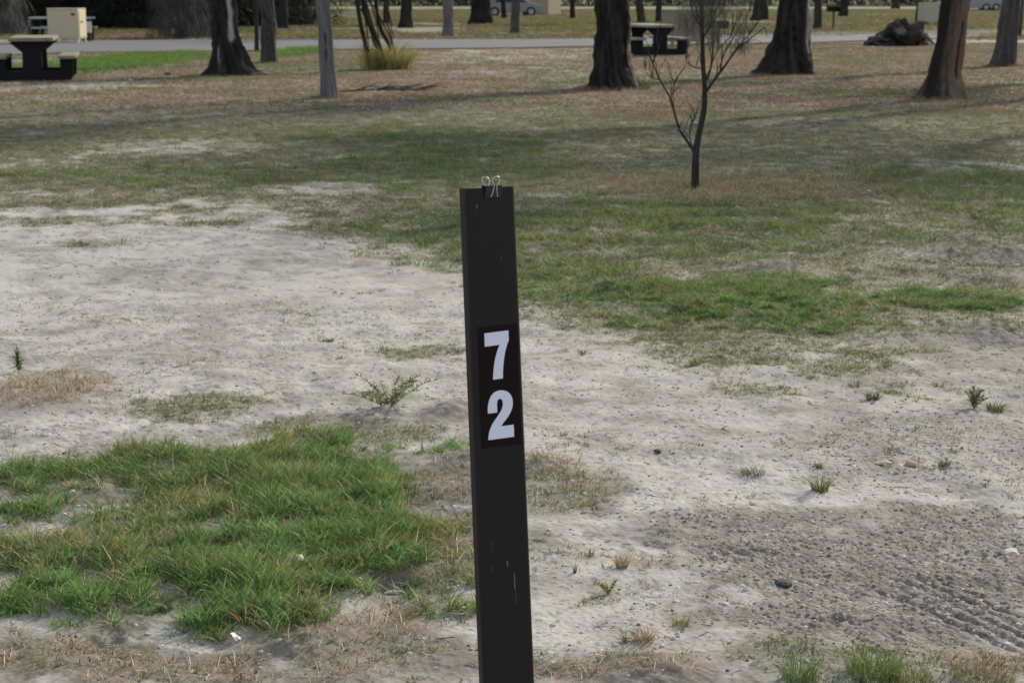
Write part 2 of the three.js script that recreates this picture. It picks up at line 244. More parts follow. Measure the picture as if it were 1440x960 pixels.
// ---------------------------------------------------------------- grass
function tuftGeometry(seed, blades, h, spread, width, lean, segs = 3) {
  const r = rngOf(seed), pos = [], nor = [], cl = [], idx = [];
  for (let b = 0; b < blades; b++) {
    const a = r() * 6.283, rad = spread * Math.sqrt(r()), bx = Math.cos(a) * rad, bz = Math.sin(a) * rad, hh = h * (0.5 + 0.65 * r()), dir = a + (r() - 0.5) * 2.4, ln = lean * (0.25 + r()), w = width * (0.6 + 0.7 * r()), tint = 0.72 + 0.5 * r(), warm = r() * 0.12;
    const face = r() * 6.283, wx = Math.cos(face) * w, wz = Math.sin(face) * w, s0 = pos.length / 3;
    for (let i = 0; i <= segs; i++) {
      const t = i / segs, out = ln * hh * t * t, y = hh * (t - 0.25 * ln * t * t), k = (1 - t * t * 0.92) * 0.5;
      const cx = bx + Math.cos(dir) * out, cz = bz + Math.sin(dir) * out;
      pos.push(cx - wx * k, y, cz - wz * k, cx + wx * k, y, cz + wz * k);
      for (let q = 0; q < 2; q++) { nor.push(-Math.sin(face) * 0.7, 0.7, Math.cos(face) * 0.7); cl.push(tint * (1 + warm), tint, tint * (1 - warm)); }
      if (i) idx.push(s0 + i * 2 - 2, s0 + i * 2 - 1, s0 + i * 2, s0 + i * 2 - 1, s0 + i * 2 + 1, s0 + i * 2);
    }
  }
  const g = new THREE.BufferGeometry(); g.setAttribute('position', new THREE.Float32BufferAttribute(pos, 3)); g.setAttribute('normal', new THREE.Float32BufferAttribute(nor, 3)); g.setAttribute('color', new THREE.Float32BufferAttribute(cl, 3)); g.setIndex(idx); return g;
}
const bladeMat = new THREE.MeshPhysicalMaterial({ vertexColors: true, roughness: 0.75, transmission: 0.5, thickness: 0, specularIntensity: 0.4 });
const strawMat = new THREE.MeshPhysicalMaterial({ vertexColors: true, roughness: 0.9, transmission: 0.15, thickness: 0, specularIntensity: 0.3 });
const dummy = new THREE.Object3D(), tint = new THREE.Color();
function spread(name, label, variants, material, items) {          // items: [x, d, scale, sy, r, g, b]; one mass of uncountable small things
  const g = new THREE.Group(); g.name = name; scene.add(g); tag(g, label, null, null, 'stuff');
  const r = rngOf(name.length * 131 + items.length), sets = variants.map(() => []);
  items.forEach((it) => sets[Math.floor(r() * variants.length)].push(it));
  sets.forEach((set, k) => {
    if (!set.length) return;
    const m = new THREE.InstancedMesh(variants[k], material, set.length); m.name = name + '_clumps'; m.userData.kind = 'stuff';
    set.forEach(([x, d, s, sy, cr, cg, cb, tilt = 0], i) => {
      dummy.position.set(x, groundY(x, -d) - 0.003, -d); dummy.rotation.set((r() - 0.5) * tilt, r() * 6.283, (r() - 0.5) * tilt); dummy.scale.set(s, s * sy, s); dummy.updateMatrix();
      m.setMatrixAt(i, dummy.matrix); m.setColorAt(i, tint.setRGB(cr, cg, cb));
    });
    g.add(m);
  });
  return g;
}
{
  const r = rngOf(2024), lush = [], short = [], dry = [], farG = [], green = [];
  const vary = (c, v) => { const k = 1 + (r() - 0.5) * v, w = (r() - 0.5) * v * 0.5; return [c[0] * k * (1 + w), c[1] * k, c[2] * k * (1 - w)]; };
  const sample = (d0, d1, n, f) => { for (let i = 0; i < n; i++) { const d = Math.sqrt(lerp(d0 * d0, d1 * d1, r())), x = (r() * 2 - 1) * (0.36 * d + 0.25); lie(x, d); f(x, d, A); } };
  const sheen = (d) => smooth(7, 8.6, d);
  sample(3.3, 9.5, 210000, (x, d, a) => {
    const n = fbm(x * 3 + 20, d * 3, 2);
    const tus = noise(x * 6.5 + 3, d * 6.5 + 44) + 0.5 * noise(x * 14, d * 14);
    if (r() < Math.pow(a.lush, 1.3) * 0.95 * smooth(-0.6, 0.2, tus + 0.5 * (a.lush - 0.4))) { const yel = smooth(0.12, 0.62, n + 0.2 * a.dry + 0.15 * (r() - 0.5)); lush.push([x, d, 0.5 + 0.75 * r(), (1 - 0.35 * sheen(d)) * (0.42 + 0.55 * a.lush) * (0.58 + 0.4 * n + 0.55 * smooth(-0.4, 0.7, tus) + 0.35 * r()), ...vary(r() < 0.15 ? [0.48, 0.43, 0.26] : [lerp(0.225, 0.4, yel), lerp(0.4, 0.42, yel), lerp(0.12, 0.175, yel)], 0.8)]); }
    else if (r() < Math.max(a.short * 0.5, 0.09 * smooth(0.1, 0.4, fbm(x * 1.6 + 5, d * 1.6, 3)))) short.push([x, d, 0.5 + 0.6 * r(), 0.5 + 0.6 * r(), ...vary(r() < 0.35 ? [0.36, 0.32, 0.2] : [0.22, 0.26, 0.1], 0.7)]);
    if (r() < a.dry * 0.28 + a.lush * 0.03) dry.push([x, d, 0.5 + 0.7 * r(), 0.4 + 0.6 * r() + 0.5 * a.lush, ...vary([0.45, 0.395, 0.27], 0.6), 0.8]);
  });
  sample(9.5, 24, 330000, (x, d, a) => {
    const tus = noise(x * 2.4 + 3, d * 2.4 + 44) + 0.6 * noise(x * 6, d * 6);
    if (r() < a.lush * 0.85 * smooth(-0.7, 0.3, tus)) green.push([x, d, 0.8 + 0.6 * r(), 0.3 + 0.35 * r() + 0.35 * smooth(-0.2, 0.7, tus), ...vary(r() < 0.2 ? [0.36, 0.34, 0.2] : [0.22, 0.33, 0.11], 0.8)]);
    else if (r() < a.short * 0.5) green.push([x, d, 0.8 + 0.6 * r(), 0.2 + 0.45 * r() * r(), ...vary(r() < 0.4 ? [0.38, 0.35, 0.22] : [0.26, 0.3, 0.14], 0.8)]);
    else if (r() < a.dry * 0.4) dry.push([x, d, 0.9 + 0.7 * r(), 0.5 + 0.5 * r(), ...vary([0.4, 0.33, 0.22], 0.5), 0.6]);
  });
  sample(8, 24, 26000, (x, d, a) => { const q = noise(x * 1.1 + 70, d * 1.1); if (r() < (0.3 * a.short + 0.3 * a.lush) * smooth(-0.3, 0.5, q)) green.push([x, d, 0.6 + 0.4 * r(), 1.1 + 0.9 * r(), ...vary(r() < 0.5 ? [0.36, 0.33, 0.17] : [0.17, 0.22, 0.08], 0.7)]); });
  sample(24, 56, 150000, (x, d, a) => {
    const gr = fbm(x * 0.3 + 12, d * 0.3, 3);
    if (r() < a.lush * 0.9 * smooth(-0.6, 0.25, noise(x * 1.3, d * 0.9) + 0.5 * noise(x * 3, d * 3))) farG.push([x, d, 1 + 0.6 * r(), 0.5 + 0.4 * r(), ...vary([0.17, 0.32, 0.06], 0.7)]);
    else if (r() < 0.35 * (0.4 + a.short) * (1 - 0.8 * a.bare)) farG.push([x, d, 1 + 0.6 * r(), 0.2 + 0.3 * r(), ...vary(gr > 0.02 ? [0.28, 0.27, 0.13] : [0.36, 0.29, 0.2], 0.5)]);
  });
  sample(60, 170, 60000, (x, d, a) => { const gr = fbm(x * 0.12 + 12, d * 0.12, 3); if (gr > -0.25) farG.push([x, d, 2.2 + 1.6 * r(), 0.3 + 0.3 * r(), ...vary(gr > 0 ? [0.24, 0.25, 0.085] : [0.28, 0.235, 0.13], 0.4)]); });
  const ring = (px, py, rad, n, list, sc, h, tones, w = 0.4) => { const g = ground(px, py); for (let i = 0; i < n; i++) { const a = r() * 6.283, q = rad * 0.75 + w * r() * r(); list.push([g.x + Math.cos(a) * q, g.d + Math.sin(a) * q, sc * (0.7 + 0.6 * r()), h * (0.4 + r()), ...vary(tones[i % tones.length], 0.6)]); } };
  const olive = [[0.24, 0.24, 0.11], [0.36, 0.3, 0.18], [0.3, 0.27, 0.15]];
  ring(325, 106, 0.45, 150, farG, 0.9, 0.7, olive, 0.7); ring(378, 89, 0.2, 110, farG, 0.9, 0.9, olive); ring(463, 138, 0.12, 130, farG, 0.7, 0.8, olive); ring(862, 125, 0.35, 240, farG, 0.9, 1.1, olive, 0.5); ring(1108, 104, 0.4, 220, farG, 0.9, 1.0, olive, 0.5); ring(1324, 138, 0.3, 240, farG, 0.8, 0.9, olive, 0.5); ring(1411, 93, 0.25, 140, farG, 0.9, 0.9, olive);
  ring(978, 264, 0.04, 420, dry, 1.0, 0.6, [[0.42, 0.32, 0.2], [0.36, 0.25, 0.16], [0.3, 0.27, 0.15]], 0.9);
  const long = [1, 2, 3].map((s) => tuftGeometry(s, 12, 0.062, 0.016, 0.0036, 0.85, 4)), low = [4, 5].map((s) => tuftGeometry(s, 10, 0.021, 0.016, 0.0032, 1.0, 2)), stalk = [6, 7].map((s) => tuftGeometry(s, 6, 0.05, 0.016, 0.0024, 1.1, 3)), mid = [8, 9].map((s) => tuftGeometry(s, 16, 0.05, 0.05, 0.0042, 1.1, 2)), wide = [10, 11].map((s) => tuftGeometry(s, 22, 0.085, 0.16, 0.009, 1.1, 2));
  spread('lush_grass', 'lush green long grass growing in clumps on the sand', long, bladeMat, lush);
  spread('short_grass', 'short sparse olive grass on the sand', low, bladeMat, short);
  spread('meadow_grass', 'trodden olive green grass beyond the bare sand', mid, bladeMat, green);
  spread('far_grass', 'dry grass round the trees and the road', wide, bladeMat, farG);
  spread('dry_grass', 'straw coloured dead grass stalks', stalk, strawMat, dry);
  console.log('grass', lush.length, short.length, green.length, farG.length, dry.length);
}
// ---------------------------------------------------------------- gravel and litter
function pebble(seed, flat) { const g = new THREE.IcosahedronGeometry(1, 1), p = g.attributes.position, r = rngOf(seed), o = r() * 50; for (let i = 0; i < p.count; i++) { const x = p.getX(i), y = p.getY(i), z = p.getZ(i), k = 1 + 0.35 * noise(x * 1.1 + o, z * 1.1 + y * 1.7); p.setXYZ(i, x * k * 1.15, y * k * flat, z * k * 0.85); } g.computeVertexNormals(); return g; }
{
  const r = rngOf(55), stones = [], crumbs = [], bits = [], clods = [], flakes = [];
  const pick = (n, d0, d1, f) => { for (let i = 0; i < n; i++) { const d = Math.sqrt(lerp(d0 * d0, d1 * d1, r())), x = (r() * 2 - 1) * (0.36 * d + 0.2); lie(x, d); f(x, d, A); } };
  pick(90000, 3.3, 9, (x, d, a) => {
    const s = 0.0022 + 0.005 * Math.pow(r(), 3.5), k = 0.7 + 0.6 * r();
    if (r() < a.gravel * 0.75 + 0.02) { const l = r(); stones.push([x, d, s, 1, ...(l < 0.55 ? [0.18 * k, 0.155 * k, 0.13 * k] : l < 0.85 ? [0.33 * k, 0.29 * k, 0.25 * k] : [0.45 * k, 0.42 * k, 0.38 * k]), 1.5]); }
    else if (r() < 0.15 * (1 - a.lush)) crumbs.push([x, d, 0.0025 + 0.006 * r() * r(), 1, 0.1 * k, 0.085 * k, 0.07 * k, 1.5]);
    else if (r() < 0.055) bits.push([x, d, 0.3 + 1.1 * r() * r(), 1, ...(r() < 0.5 ? [0.45 * k, 0.38 * k, 0.26 * k] : [0.17 * k, 0.145 * k, 0.12 * k]), 0.5]);
  });
  pick(520000, 3.3, 7, (x, d, a) => { if (x < 0.2 || r() > a.gravel) return; const s = 0.002 + 0.0058 * Math.pow(r(), 5), k = 0.7 + 0.6 * r(), l = r(); stones.push([x, d, s, 1, ...(l < 0.45 ? [0.17 * k, 0.14 * k, 0.112 * k] : l < 0.9 ? [0.3 * k, 0.255 * k, 0.21 * k] : [0.44 * k, 0.4 * k, 0.35 * k]), 1.5]); });
  pick(150000, 3.3, 9, (x, d, a) => { const q = 0.3 + 0.9 * smooth(-0.25, 0.35, fbm(x * 2.2 + 44, d * 2.2, 3)), k = 0.8 + 0.4 * r(); if (r() < 0.16 * q * (1 - a.lush)) clods.push([x, d, 0.003 + 0.0085 * Math.pow(r(), 3), 1, lerp(0.47, 0.3, a.dirt) * k, lerp(0.435, 0.26, a.dirt) * k, lerp(0.39, 0.215, a.dirt) * k, 1.5]); if (r() < 0.05 * q * q) crumbs.push([x, d, 0.002 + 0.005 * r() * r(), 1, 0.11 * k, 0.093 * k, 0.075 * k, 1.5]); });
  pick(60000, 9, 15, (x, d, a) => { const k = 0.8 + 0.4 * r(), q = smooth(-0.2, 0.4, fbm(x * 2.2 + 44, d * 2.2, 3)); if (r() < 0.2 * q) clods.push([x, d, 0.006 + 0.012 * Math.pow(r(), 3), 1, 0.42 * k, 0.385 * k, 0.34 * k, 1.5]); });
  pick(26000, 8, 26, (x, d, a) => { const k = 0.7 + 0.6 * r(), l = r(); if (r() < 0.7 * smooth(0.15, 0.6, a.short + a.lush)) flakes.push([x, d, 0.2 + 0.45 * Math.pow(r(), 3) + 0.012 * Math.max(0, d - 10), 1, ...(l < 0.55 ? [0.13 * k, 0.105 * k, 0.08 * k] : l < 0.96 ? [0.3 * k, 0.23 * k, 0.15 * k] : [0.55 * k, 0.52 * k, 0.45 * k]), 0.7]); });
  pick(24000, 9, 15, (x, d, a) => { const k = 0.7 + 0.6 * r(); if (r() < 0.3 * (1 - a.lush)) crumbs.push([x, d, 0.003 + 0.008 * r() * r() * r(), 1, 0.15 * k, 0.13 * k, 0.105 * k, 1.2]); });
  const peb = [1, 2, 3].map((s) => pebble(s, 0.6)), stone = mat([1, 1, 1], 0.95);
  spread('gravel', 'fine grey gravel scattered over the damp sand', peb, stone, stones);
  spread('crumbs', 'dark crumbs of bark and soil on the sand', [4, 5, 6].map((s) => pebble(s, 0.3 + 0.05 * s)), stone, crumbs);
  spread('sand_clods', 'small dry clods of sand on the bare ground', [7, 8, 9].map((s) => pebble(s, 0.55)), mat([1, 1, 1], 1), clods);
  const flake = (seed) => { const q = rngOf(seed), ge = new THREE.CylinderGeometry(0.03, 0.03, 0.004, 7, 1), p = ge.attributes.position; for (let i = 0; i < p.count; i++) p.setXYZ(i, p.getX(i) * (0.9 + 0.5 * noise(p.getZ(i) * 40 + seed, 3)), p.getY(i) + 0.012 + 0.012 * noise(p.getX(i) * 30 + seed, p.getZ(i) * 30), p.getZ(i) * 0.45); ge.computeVertexNormals(); return ge; };
  spread('bark_litter', 'fallen bark flakes and dead leaves in the grass', [1, 2, 3].map(flake), mat([1, 1, 1], 0.95), flakes);
  const twig = (seed) => { const q = rngOf(seed), p = []; for (let i = 0; i < 4; i++) p.push(new THREE.Vector3(i * 0.015 - 0.022, 0.0035 + 0.001 * q(), (q() - 0.5) * 0.022)); return new THREE.TubeGeometry(new THREE.CatmullRomCurve3(p), 6, 0.0012, 4); };
  spread('leaf_litter', 'scattered dry stalks and twig bits on the sand', [1, 2, 3].map(twig), mat([1, 1, 1], 0.95), bits);
  console.log('litter', stones.length, crumbs.length, bits.length);
}

// ---------------------------------------------------------------- trees
const barkMat = new THREE.MeshPhysicalMaterial({ vertexColors: true, roughness: 0.97, specularIntensity: 0.15 });
function limb(pts, radial, rows, { seed = 1, bark = 0.08, flare = 0, lobes = 5, colour = [0.05, 0.045, 0.04], colour2, patch } = {}) {
  // a tapered, ridged, knotty trunk or branch along pts: [x, y, z, radius]
  const curve = new THREE.CatmullRomCurve3(pts.map((p) => new THREE.Vector3(p[0], p[1], p[2]))), pos = [], cl = [], idx = [], c2 = colour2 || colour.map((c) => c * 2.1);
  const P = new THREE.Vector3(), T = new THREE.Vector3(), N = new THREE.Vector3(), B = new THREE.Vector3();
  for (let j = 0; j <= rows; j++) {
    const t = Math.pow(j / rows, pts.length > 3 && flare ? 1.5 : 1), k = t * (pts.length - 1), i0 = Math.min(pts.length - 2, Math.floor(k)), r0 = lerp(pts[i0][3], pts[i0 + 1][3], k - i0);
    curve.getPoint(t, P); curve.getTangent(t, T); N.set(0, 0, 1).addScaledVector(T, -T.z).normalize(); if (Math.abs(T.z) > 0.9) N.set(1, 0, 0).addScaledVector(T, -T.x).normalize(); B.crossVectors(T, N);
    const hy = P.y - pts[0][1];
    for (let i = 0; i <= radial; i++) {
      const a = (i % radial) / radial * Math.PI * 2, ca = Math.cos(a), sa = Math.sin(a);
      const ridge = noise(ca * 3.2 + seed * 3.1 + sa * 2, sa * 3.2 + hy * 1.6) * 0.6 + noise(ca * 8 + seed, sa * 8 + hy * 3.5 + ca * 3) * 0.45 + noise(ca * 17 + seed, sa * 17 + hy * 9) * 0.35;
      let r = r0 * (1 + bark * 1.9 * ridge + bark * 1.6 * noise(seed * 7 + hy * 1.7, ca * 1.4 + sa * 0.9));
      if (flare) r *= 1 + flare * Math.exp(-hy / (r0 * 0.9)) * (0.55 + 0.75 * Math.max(0, Math.sin(a * lobes + seed * 2 + noise(seed, a) * 1.3))) + 0.18 * flare * Math.exp(-hy / (r0 * 3));
      pos.push(P.x + (N.x * ca + B.x * sa) * r, P.y + (N.y * ca + B.y * sa) * r, P.z + (N.z * ca + B.z * sa) * r);
      const w = Math.max(0, Math.min(1, 0.34 + 0.95 * ridge)); let q = [lerp(colour[0], c2[0], w), lerp(colour[1], c2[1], w), lerp(colour[2], c2[2], w)];
      if (patch) { const pc = patch(a, hy, ridge); if (pc) q = [lerp(q[0], pc[0], pc[3]), lerp(q[1], pc[1], pc[3]), lerp(q[2], pc[2], pc[3])]; }
      cl.push(...q);
    }
  }
  const C = radial + 1;
  for (let j = 0; j < rows; j++) for (let i = 0; i < radial; i++) { const a = j * C + i; idx.push(a, a + 1, a + C, a + 1, a + C + 1, a + C); }
  const g = new THREE.BufferGeometry(); g.setAttribute('position', new THREE.Float32BufferAttribute(pos, 3)); g.setAttribute('color', new THREE.Float32BufferAttribute(cl, 3)); g.setIndex(idx); g.computeVertexNormals(); return g;
}
function leafClump(seed, leaves, rad, len, wid, droop) {
  const r = rngOf(seed), pos = [], idx = [], V = new THREE.Vector3(), Dn = new THREE.Vector3(), S = new THREE.Vector3();
  for (let i = 0; i < leaves; i++) {
    V.set(r() - 0.5, r() - 0.5, r() - 0.5).normalize().multiplyScalar(rad * Math.cbrt(r())); V.y *= 0.75;
    Dn.set(r() - 0.5, (r() - 0.5) * (1 - droop) - droop, r() - 0.5).normalize(); S.set(r() - 0.5, r() - 0.5, r() - 0.5).cross(Dn).normalize().multiplyScalar(wid * (0.6 + 0.6 * r()) / 2);
    const l = len * (0.6 + 0.7 * r()), b = pos.length / 3, m = V.clone().addScaledVector(Dn, l * 0.45), e = V.clone().addScaledVector(Dn, l);
    pos.push(V.x, V.y, V.z, m.x - S.x, m.y - S.y, m.z - S.z, m.x + S.x, m.y + S.y, m.z + S.z, e.x, e.y, e.z); idx.push(b, b + 1, b + 2, b + 1, b + 3, b + 2);
  }
  const g = new THREE.BufferGeometry(); g.setAttribute('position', new THREE.Float32BufferAttribute(pos, 3)); g.setIndex(idx); g.computeVertexNormals(); return g;
}
const gumClump = leafClump(21, 44, 0.5, 0.17, 0.04, 0.5), needleClump = leafClump(22, 70, 0.55, 0.28, 0.03, 0.35), hangClump = leafClump(23, 46, 0.34, 0.55, 0.012, 0.9);
const leafMat = new THREE.MeshPhysicalMaterial({ roughness: 0.7, transmission: 0.25, thickness: 0, specularIntensity: 0.4 });
function crownMesh(parent, clump, spots, tone, r) {
  const m = new THREE.InstancedMesh(clump, leafMat, spots.length); m.name = 'crown'; m.userData.kind = 'stuff';
  spots.forEach(([x, y, z, s], i) => { dummy.position.set(x, y, z); dummy.rotation.set((r() - 0.5) * 0.8, r() * 6.283, (r() - 0.5) * 0.8); dummy.scale.setScalar(s); dummy.updateMatrix(); m.setMatrixAt(i, dummy.matrix); const k = 0.65 + 0.7 * r(); m.setColorAt(i, tint.setRGB(tone[0] * k, tone[1] * k, tone[2] * k)); });
  parent.add(m); return m;
}
function tree(name, label, px, py, o) {
  const { w, top = 0, h = 9, colour, colour2, flare = 0.6, lobes = 5, bark = 0.08, patch, group, clumps = 45, fork, crown = true, rad = 2.6, spin = 0 } = o;
  const g0 = ground(px, py), s = metres(px, py), seed = Math.round(px * 3 + py), r = rngOf(seed), T = thing(name, label, 'tree', group);
  T.position.set(g0.x, groundY(g0.x, -g0.d) - 0.03, -g0.d);
  const radius = w * s / 2, seen = (py + 10) * s, lean = top * s / seen;                 // sideways metres per metre of height
  const th = h * 0.5, pts = [];
  for (let i = 0; i <= 6; i++) { const y = th * i / 6; pts.push([lean * Math.min(y, 2.5) + lean * 0.3 * Math.max(0, y - 2.5) + (i > 2 ? (r() - 0.5) * 0.14 * y / 2 : 0), y, (r() - 0.5) * 0.05 * i, radius * (1.04 - 0.075 * i)]); }
  const near = g0.d < 48;
  part(T, 'trunk', limb(pts, near ? 56 : 24, near ? 120 : 40, { seed: seed % 37, bark, flare, lobes, colour, colour2, patch }), barkMat).rotation.y = 0;
  const end = pts[6], spots = [], opt = { colour, colour2, bark: 0.05 };
  const branches = fork ? fork(s) : [];
  for (const b of branches) part(T, 'branch', limb(b, 16, 30, opt), barkMat);
  const nb = crown ? 5 : 0;
  for (let i = 0; i < nb; i++) {
    const a = spin + i * 1.2566 + r() * 0.6, reach = rad * (0.55 + 0.5 * r()), rise = h * (0.22 + 0.25 * r()), bx = end[0], by = end[1] - 0.25 - 0.25 * i * th / 8, bz = end[2];
    const b = [[bx * by / end[1], by, bz, radius * 0.42], [bx + Math.cos(a) * reach * 0.45, by + rise * 0.5, bz + Math.sin(a) * reach * 0.45, radius * 0.28], [bx + Math.cos(a) * reach, by + rise, bz + Math.sin(a) * reach, radius * 0.09]];
    part(T, 'branch', limb(b, 10, 10, opt), barkMat);
    const per = Math.round(clumps / nb);
    for (let k = 0; k < per; k++) { const t = 0.45 + 0.6 * r(), q = 0.9 + 0.5 * r(); spots.push([lerp(b[0][0], b[2][0], t) + (r() - 0.5) * 1.9, lerp(b[0][1], b[2][1], t) + (r() - 0.4) * 1.5, lerp(b[0][2], b[2][2], t) + (r() - 0.5) * 1.9, q]); }
  }
  if (crown) crownMesh(T, gumClump, spots, [0.075, 0.09, 0.05], r);
  return T;
}
const BLACK = [0.013, 0.012, 0.011], GREY = [0.085, 0.08, 0.078], BROWN = [0.06, 0.042, 0.034];
const ga = (a, c, w) => { let q = Math.abs(a - c) % 6.283; if (q > 3.1416) q = 6.283 - q; return Math.exp(-(q * q) / (w * w)); };   // angle 0 faces the viewer side (+z)
tree('gum_tree', 'dark flared gum tree with a pale bare streak down its trunk', 325, 106, { w: 36, top: -11, h: 10, colour: BLACK, flare: 1.15, lobes: 6, bark: 0.1, colour2: [0.045, 0.042, 0.038], clumps: 105,
  patch: (a, y, n) => { const m = ga(a, 0.55 + 0.25 * (y - 0.8), 0.2) * smooth(0.62, 0.8, y) * smooth(2.2, 1.9, y) + 0.5 * ga(a, -0.5, 0.12) * smooth(0.15, 0.3, y) * smooth(0.7, 0.45, y); return [0.33, 0.3, 0.285, Math.min(1, smooth(0.25, 0.6, m + 0.4 * n))]; } });
tree('gum_tree', 'grey forked gum tree standing beside the slim dark post', 378, 89, { w: 21, top: 1, h: 8, colour: [0.04, 0.038, 0.036], colour2: [0.1, 0.095, 0.09], flare: 0.25, fork: (s) => [[[0.05, 0.95, 0.05, 0.13], [-0.16, 1.6, 0.12, 0.11], [-0.4, 2.9, 0.2, 0.08]]] });
tree('gum_tree', 'straight grey gum trunk with a dark knothole beside the fallen brush', 463, 138, { w: 21, top: -7, h: 9, colour: [0.1, 0.095, 0.095], colour2: [0.19, 0.18, 0.18], flare: 0.22, bark: 0.07,
  patch: (a, y) => { const m = ga(a, 0.1, 0.16) * (ga(y, 0.95, 0.11) + 0.8 * ga(y, 0.72, 0.1)) + 0.5 * ga(a, 0.05, 0.1) * smooth(0.3, 0.4, y) * smooth(0.8, 0.6, y); return [0.02, 0.018, 0.018, smooth(0.3, 0.7, m)]; } });
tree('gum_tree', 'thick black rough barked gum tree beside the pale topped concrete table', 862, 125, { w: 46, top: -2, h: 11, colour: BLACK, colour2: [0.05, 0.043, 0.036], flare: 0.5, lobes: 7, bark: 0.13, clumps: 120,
  patch: (a, y, n) => [0.17, 0.145, 0.115, 0.85 * smooth(0.35, 0.6, ga(a, 1.55, 0.5) + 0.35 * n)] });  // sunlit right edge of the trunk put into the bark colour
tree('gum_tree', 'leaning dark gum tree with pale peeling bark down its side, behind the sapling', 1108, 104, { w: 46, top: 9, h: 11, colour: BLACK, colour2: [0.05, 0.045, 0.04], flare: 0.75, lobes: 5, bark: 0.11, clumps: 105,
  patch: (a, y, n) => { const m = ga(a, 1.05, 0.35) * smooth(0.35, 0.6, y); return [0.3, 0.28, 0.25, smooth(0.4, 0.75, m + 0.3 * n)]; } });
tree('gum_tree', 'reddish brown gum tree with a split in its bark beside the uprooted stump', 1324, 138, { w: 41, top: 15, h: 10, colour: [0.05, 0.04, 0.034], colour2: [0.13, 0.095, 0.075], flare: 0.6, lobes: 5, bark: 0.08, clumps: 105,
  patch: (a, y, n) => { const dark = smooth(0.3, 0.8, ga(a, -1.0, 0.65)), split = ga(a, 0.45 + 0.12 * y, 0.11) * smooth(0.25, 0.5, y) * smooth(1.35, 1.1, y); if (split > 0.3) return [0.05, 0.018, 0.012, smooth(0.3, 0.7, split)]; return dark > 0.1 ? [0.022, 0.019, 0.017, dark] : [0.2, 0.135, 0.1, 0.55 * smooth(0.1, 0.5, ga(a, 0.75, 0.6) + 0.3 * n)]; } });
tree('gum_tree', 'smooth grey brown gum trunk with a slimmer trunk close behind it', 1411, 93, { w: 28, top: 8, h: 9, colour: [0.055, 0.048, 0.045], colour2: [0.12, 0.11, 0.105], flare: 0.3, bark: 0.06 });
// trunks farther off
const FAR = [
  ['gum_tree', 'slim dark trunk close behind the smooth grey brown gum', 1433, 52, 8, 1, [0.04, 0.036, 0.034]],
  ['gum_tree', 'thin straight dark trunk beside the grey forked gum', 361, 72, 6, 0, [0.025, 0.022, 0.02]],
  ['gum_tree', 'dark trunk behind the grey forked gum at the wood edge', 398, 41, 13, 1, [0.02, 0.018, 0.017]],
  ['gum_tree', 'slim dark trunk behind the bare leaning stems', 543, 34, 9, 1, [0.03, 0.028, 0.026]],
  ['gum_tree', 'dark trunk with a lit edge between the bare stems and the pale grey gum', 570, 39, 16, 3, [0.022, 0.02, 0.018]],
  ['gum_tree', 'pale grey gum trunk on the dry verge behind the road', 631, 52, 15, -1, [0.09, 0.085, 0.08]],
  ['gum_tree', 'very broad black trunk behind the road verge', 677, 34, 27, 0, [0.015, 0.014, 0.013]],
  ['gum_tree', 'slim black trunk in front of the grey parked car', 709, 27, 7, -2, [0.02, 0.018, 0.017]],
  ['gum_tree', 'grey brown trunk beside the grey parked car', 724, 48, 13, 2, [0.06, 0.055, 0.052]],
  ['gum_tree', 'slim dark trunk right of the tan hut', 805, 27, 7, 0, [0.02, 0.018, 0.017]],
  ['gum_tree', 'leaning dark trunk behind the pale topped concrete table', 903, 33, 11, -6, [0.03, 0.028, 0.027]],
  ['gum_tree', 'upright dark trunk between the pale topped table and its locker', 926, 32, 9, 1, [0.025, 0.023, 0.02]],
  ['gum_tree', 'broad dark trunk on the far grass beyond the sapling', 1069, 29, 20, 2, [0.025, 0.022, 0.02]],
  ['gum_tree', 'straight dark trunk right behind the leaning gum', 1150, 42, 11, 0, [0.03, 0.027, 0.025]],
  ['gum_tree', 'dark trunk behind the pedestal grill by the road', 1186, 24, 11, 3, [0.02, 0.018, 0.017]],
  ['gum_tree', 'far dark trunk beyond the uprooted stump', 1260, 12, 10, 0, [0.025, 0.024, 0.02]],
  ['gum_tree', 'slim dark trunk against the pale locker behind the red gum', 1291, 34, 7, 0, [0.03, 0.03, 0.022]],
];
FAR.forEach(([n, l, px, py, w, top, c]) => tree(n, l, px, py, { w, top, h: 9, colour: c, colour2: c.map((v) => v * 2.2), flare: 0.35, clumps: 40 }));
// trees out of the frame to the right whose crowns shade the grass
[[1560, 128], [1720, 150], [1640, 100]].forEach(([px, py]) => tree('gum_tree', 'gum tree of the grove beyond the red gum', px, py, { w: 40, top: 3, h: 10, colour: BROWN, flare: 0.4, clumps: 120, group: 'gum trees of the grove' }));

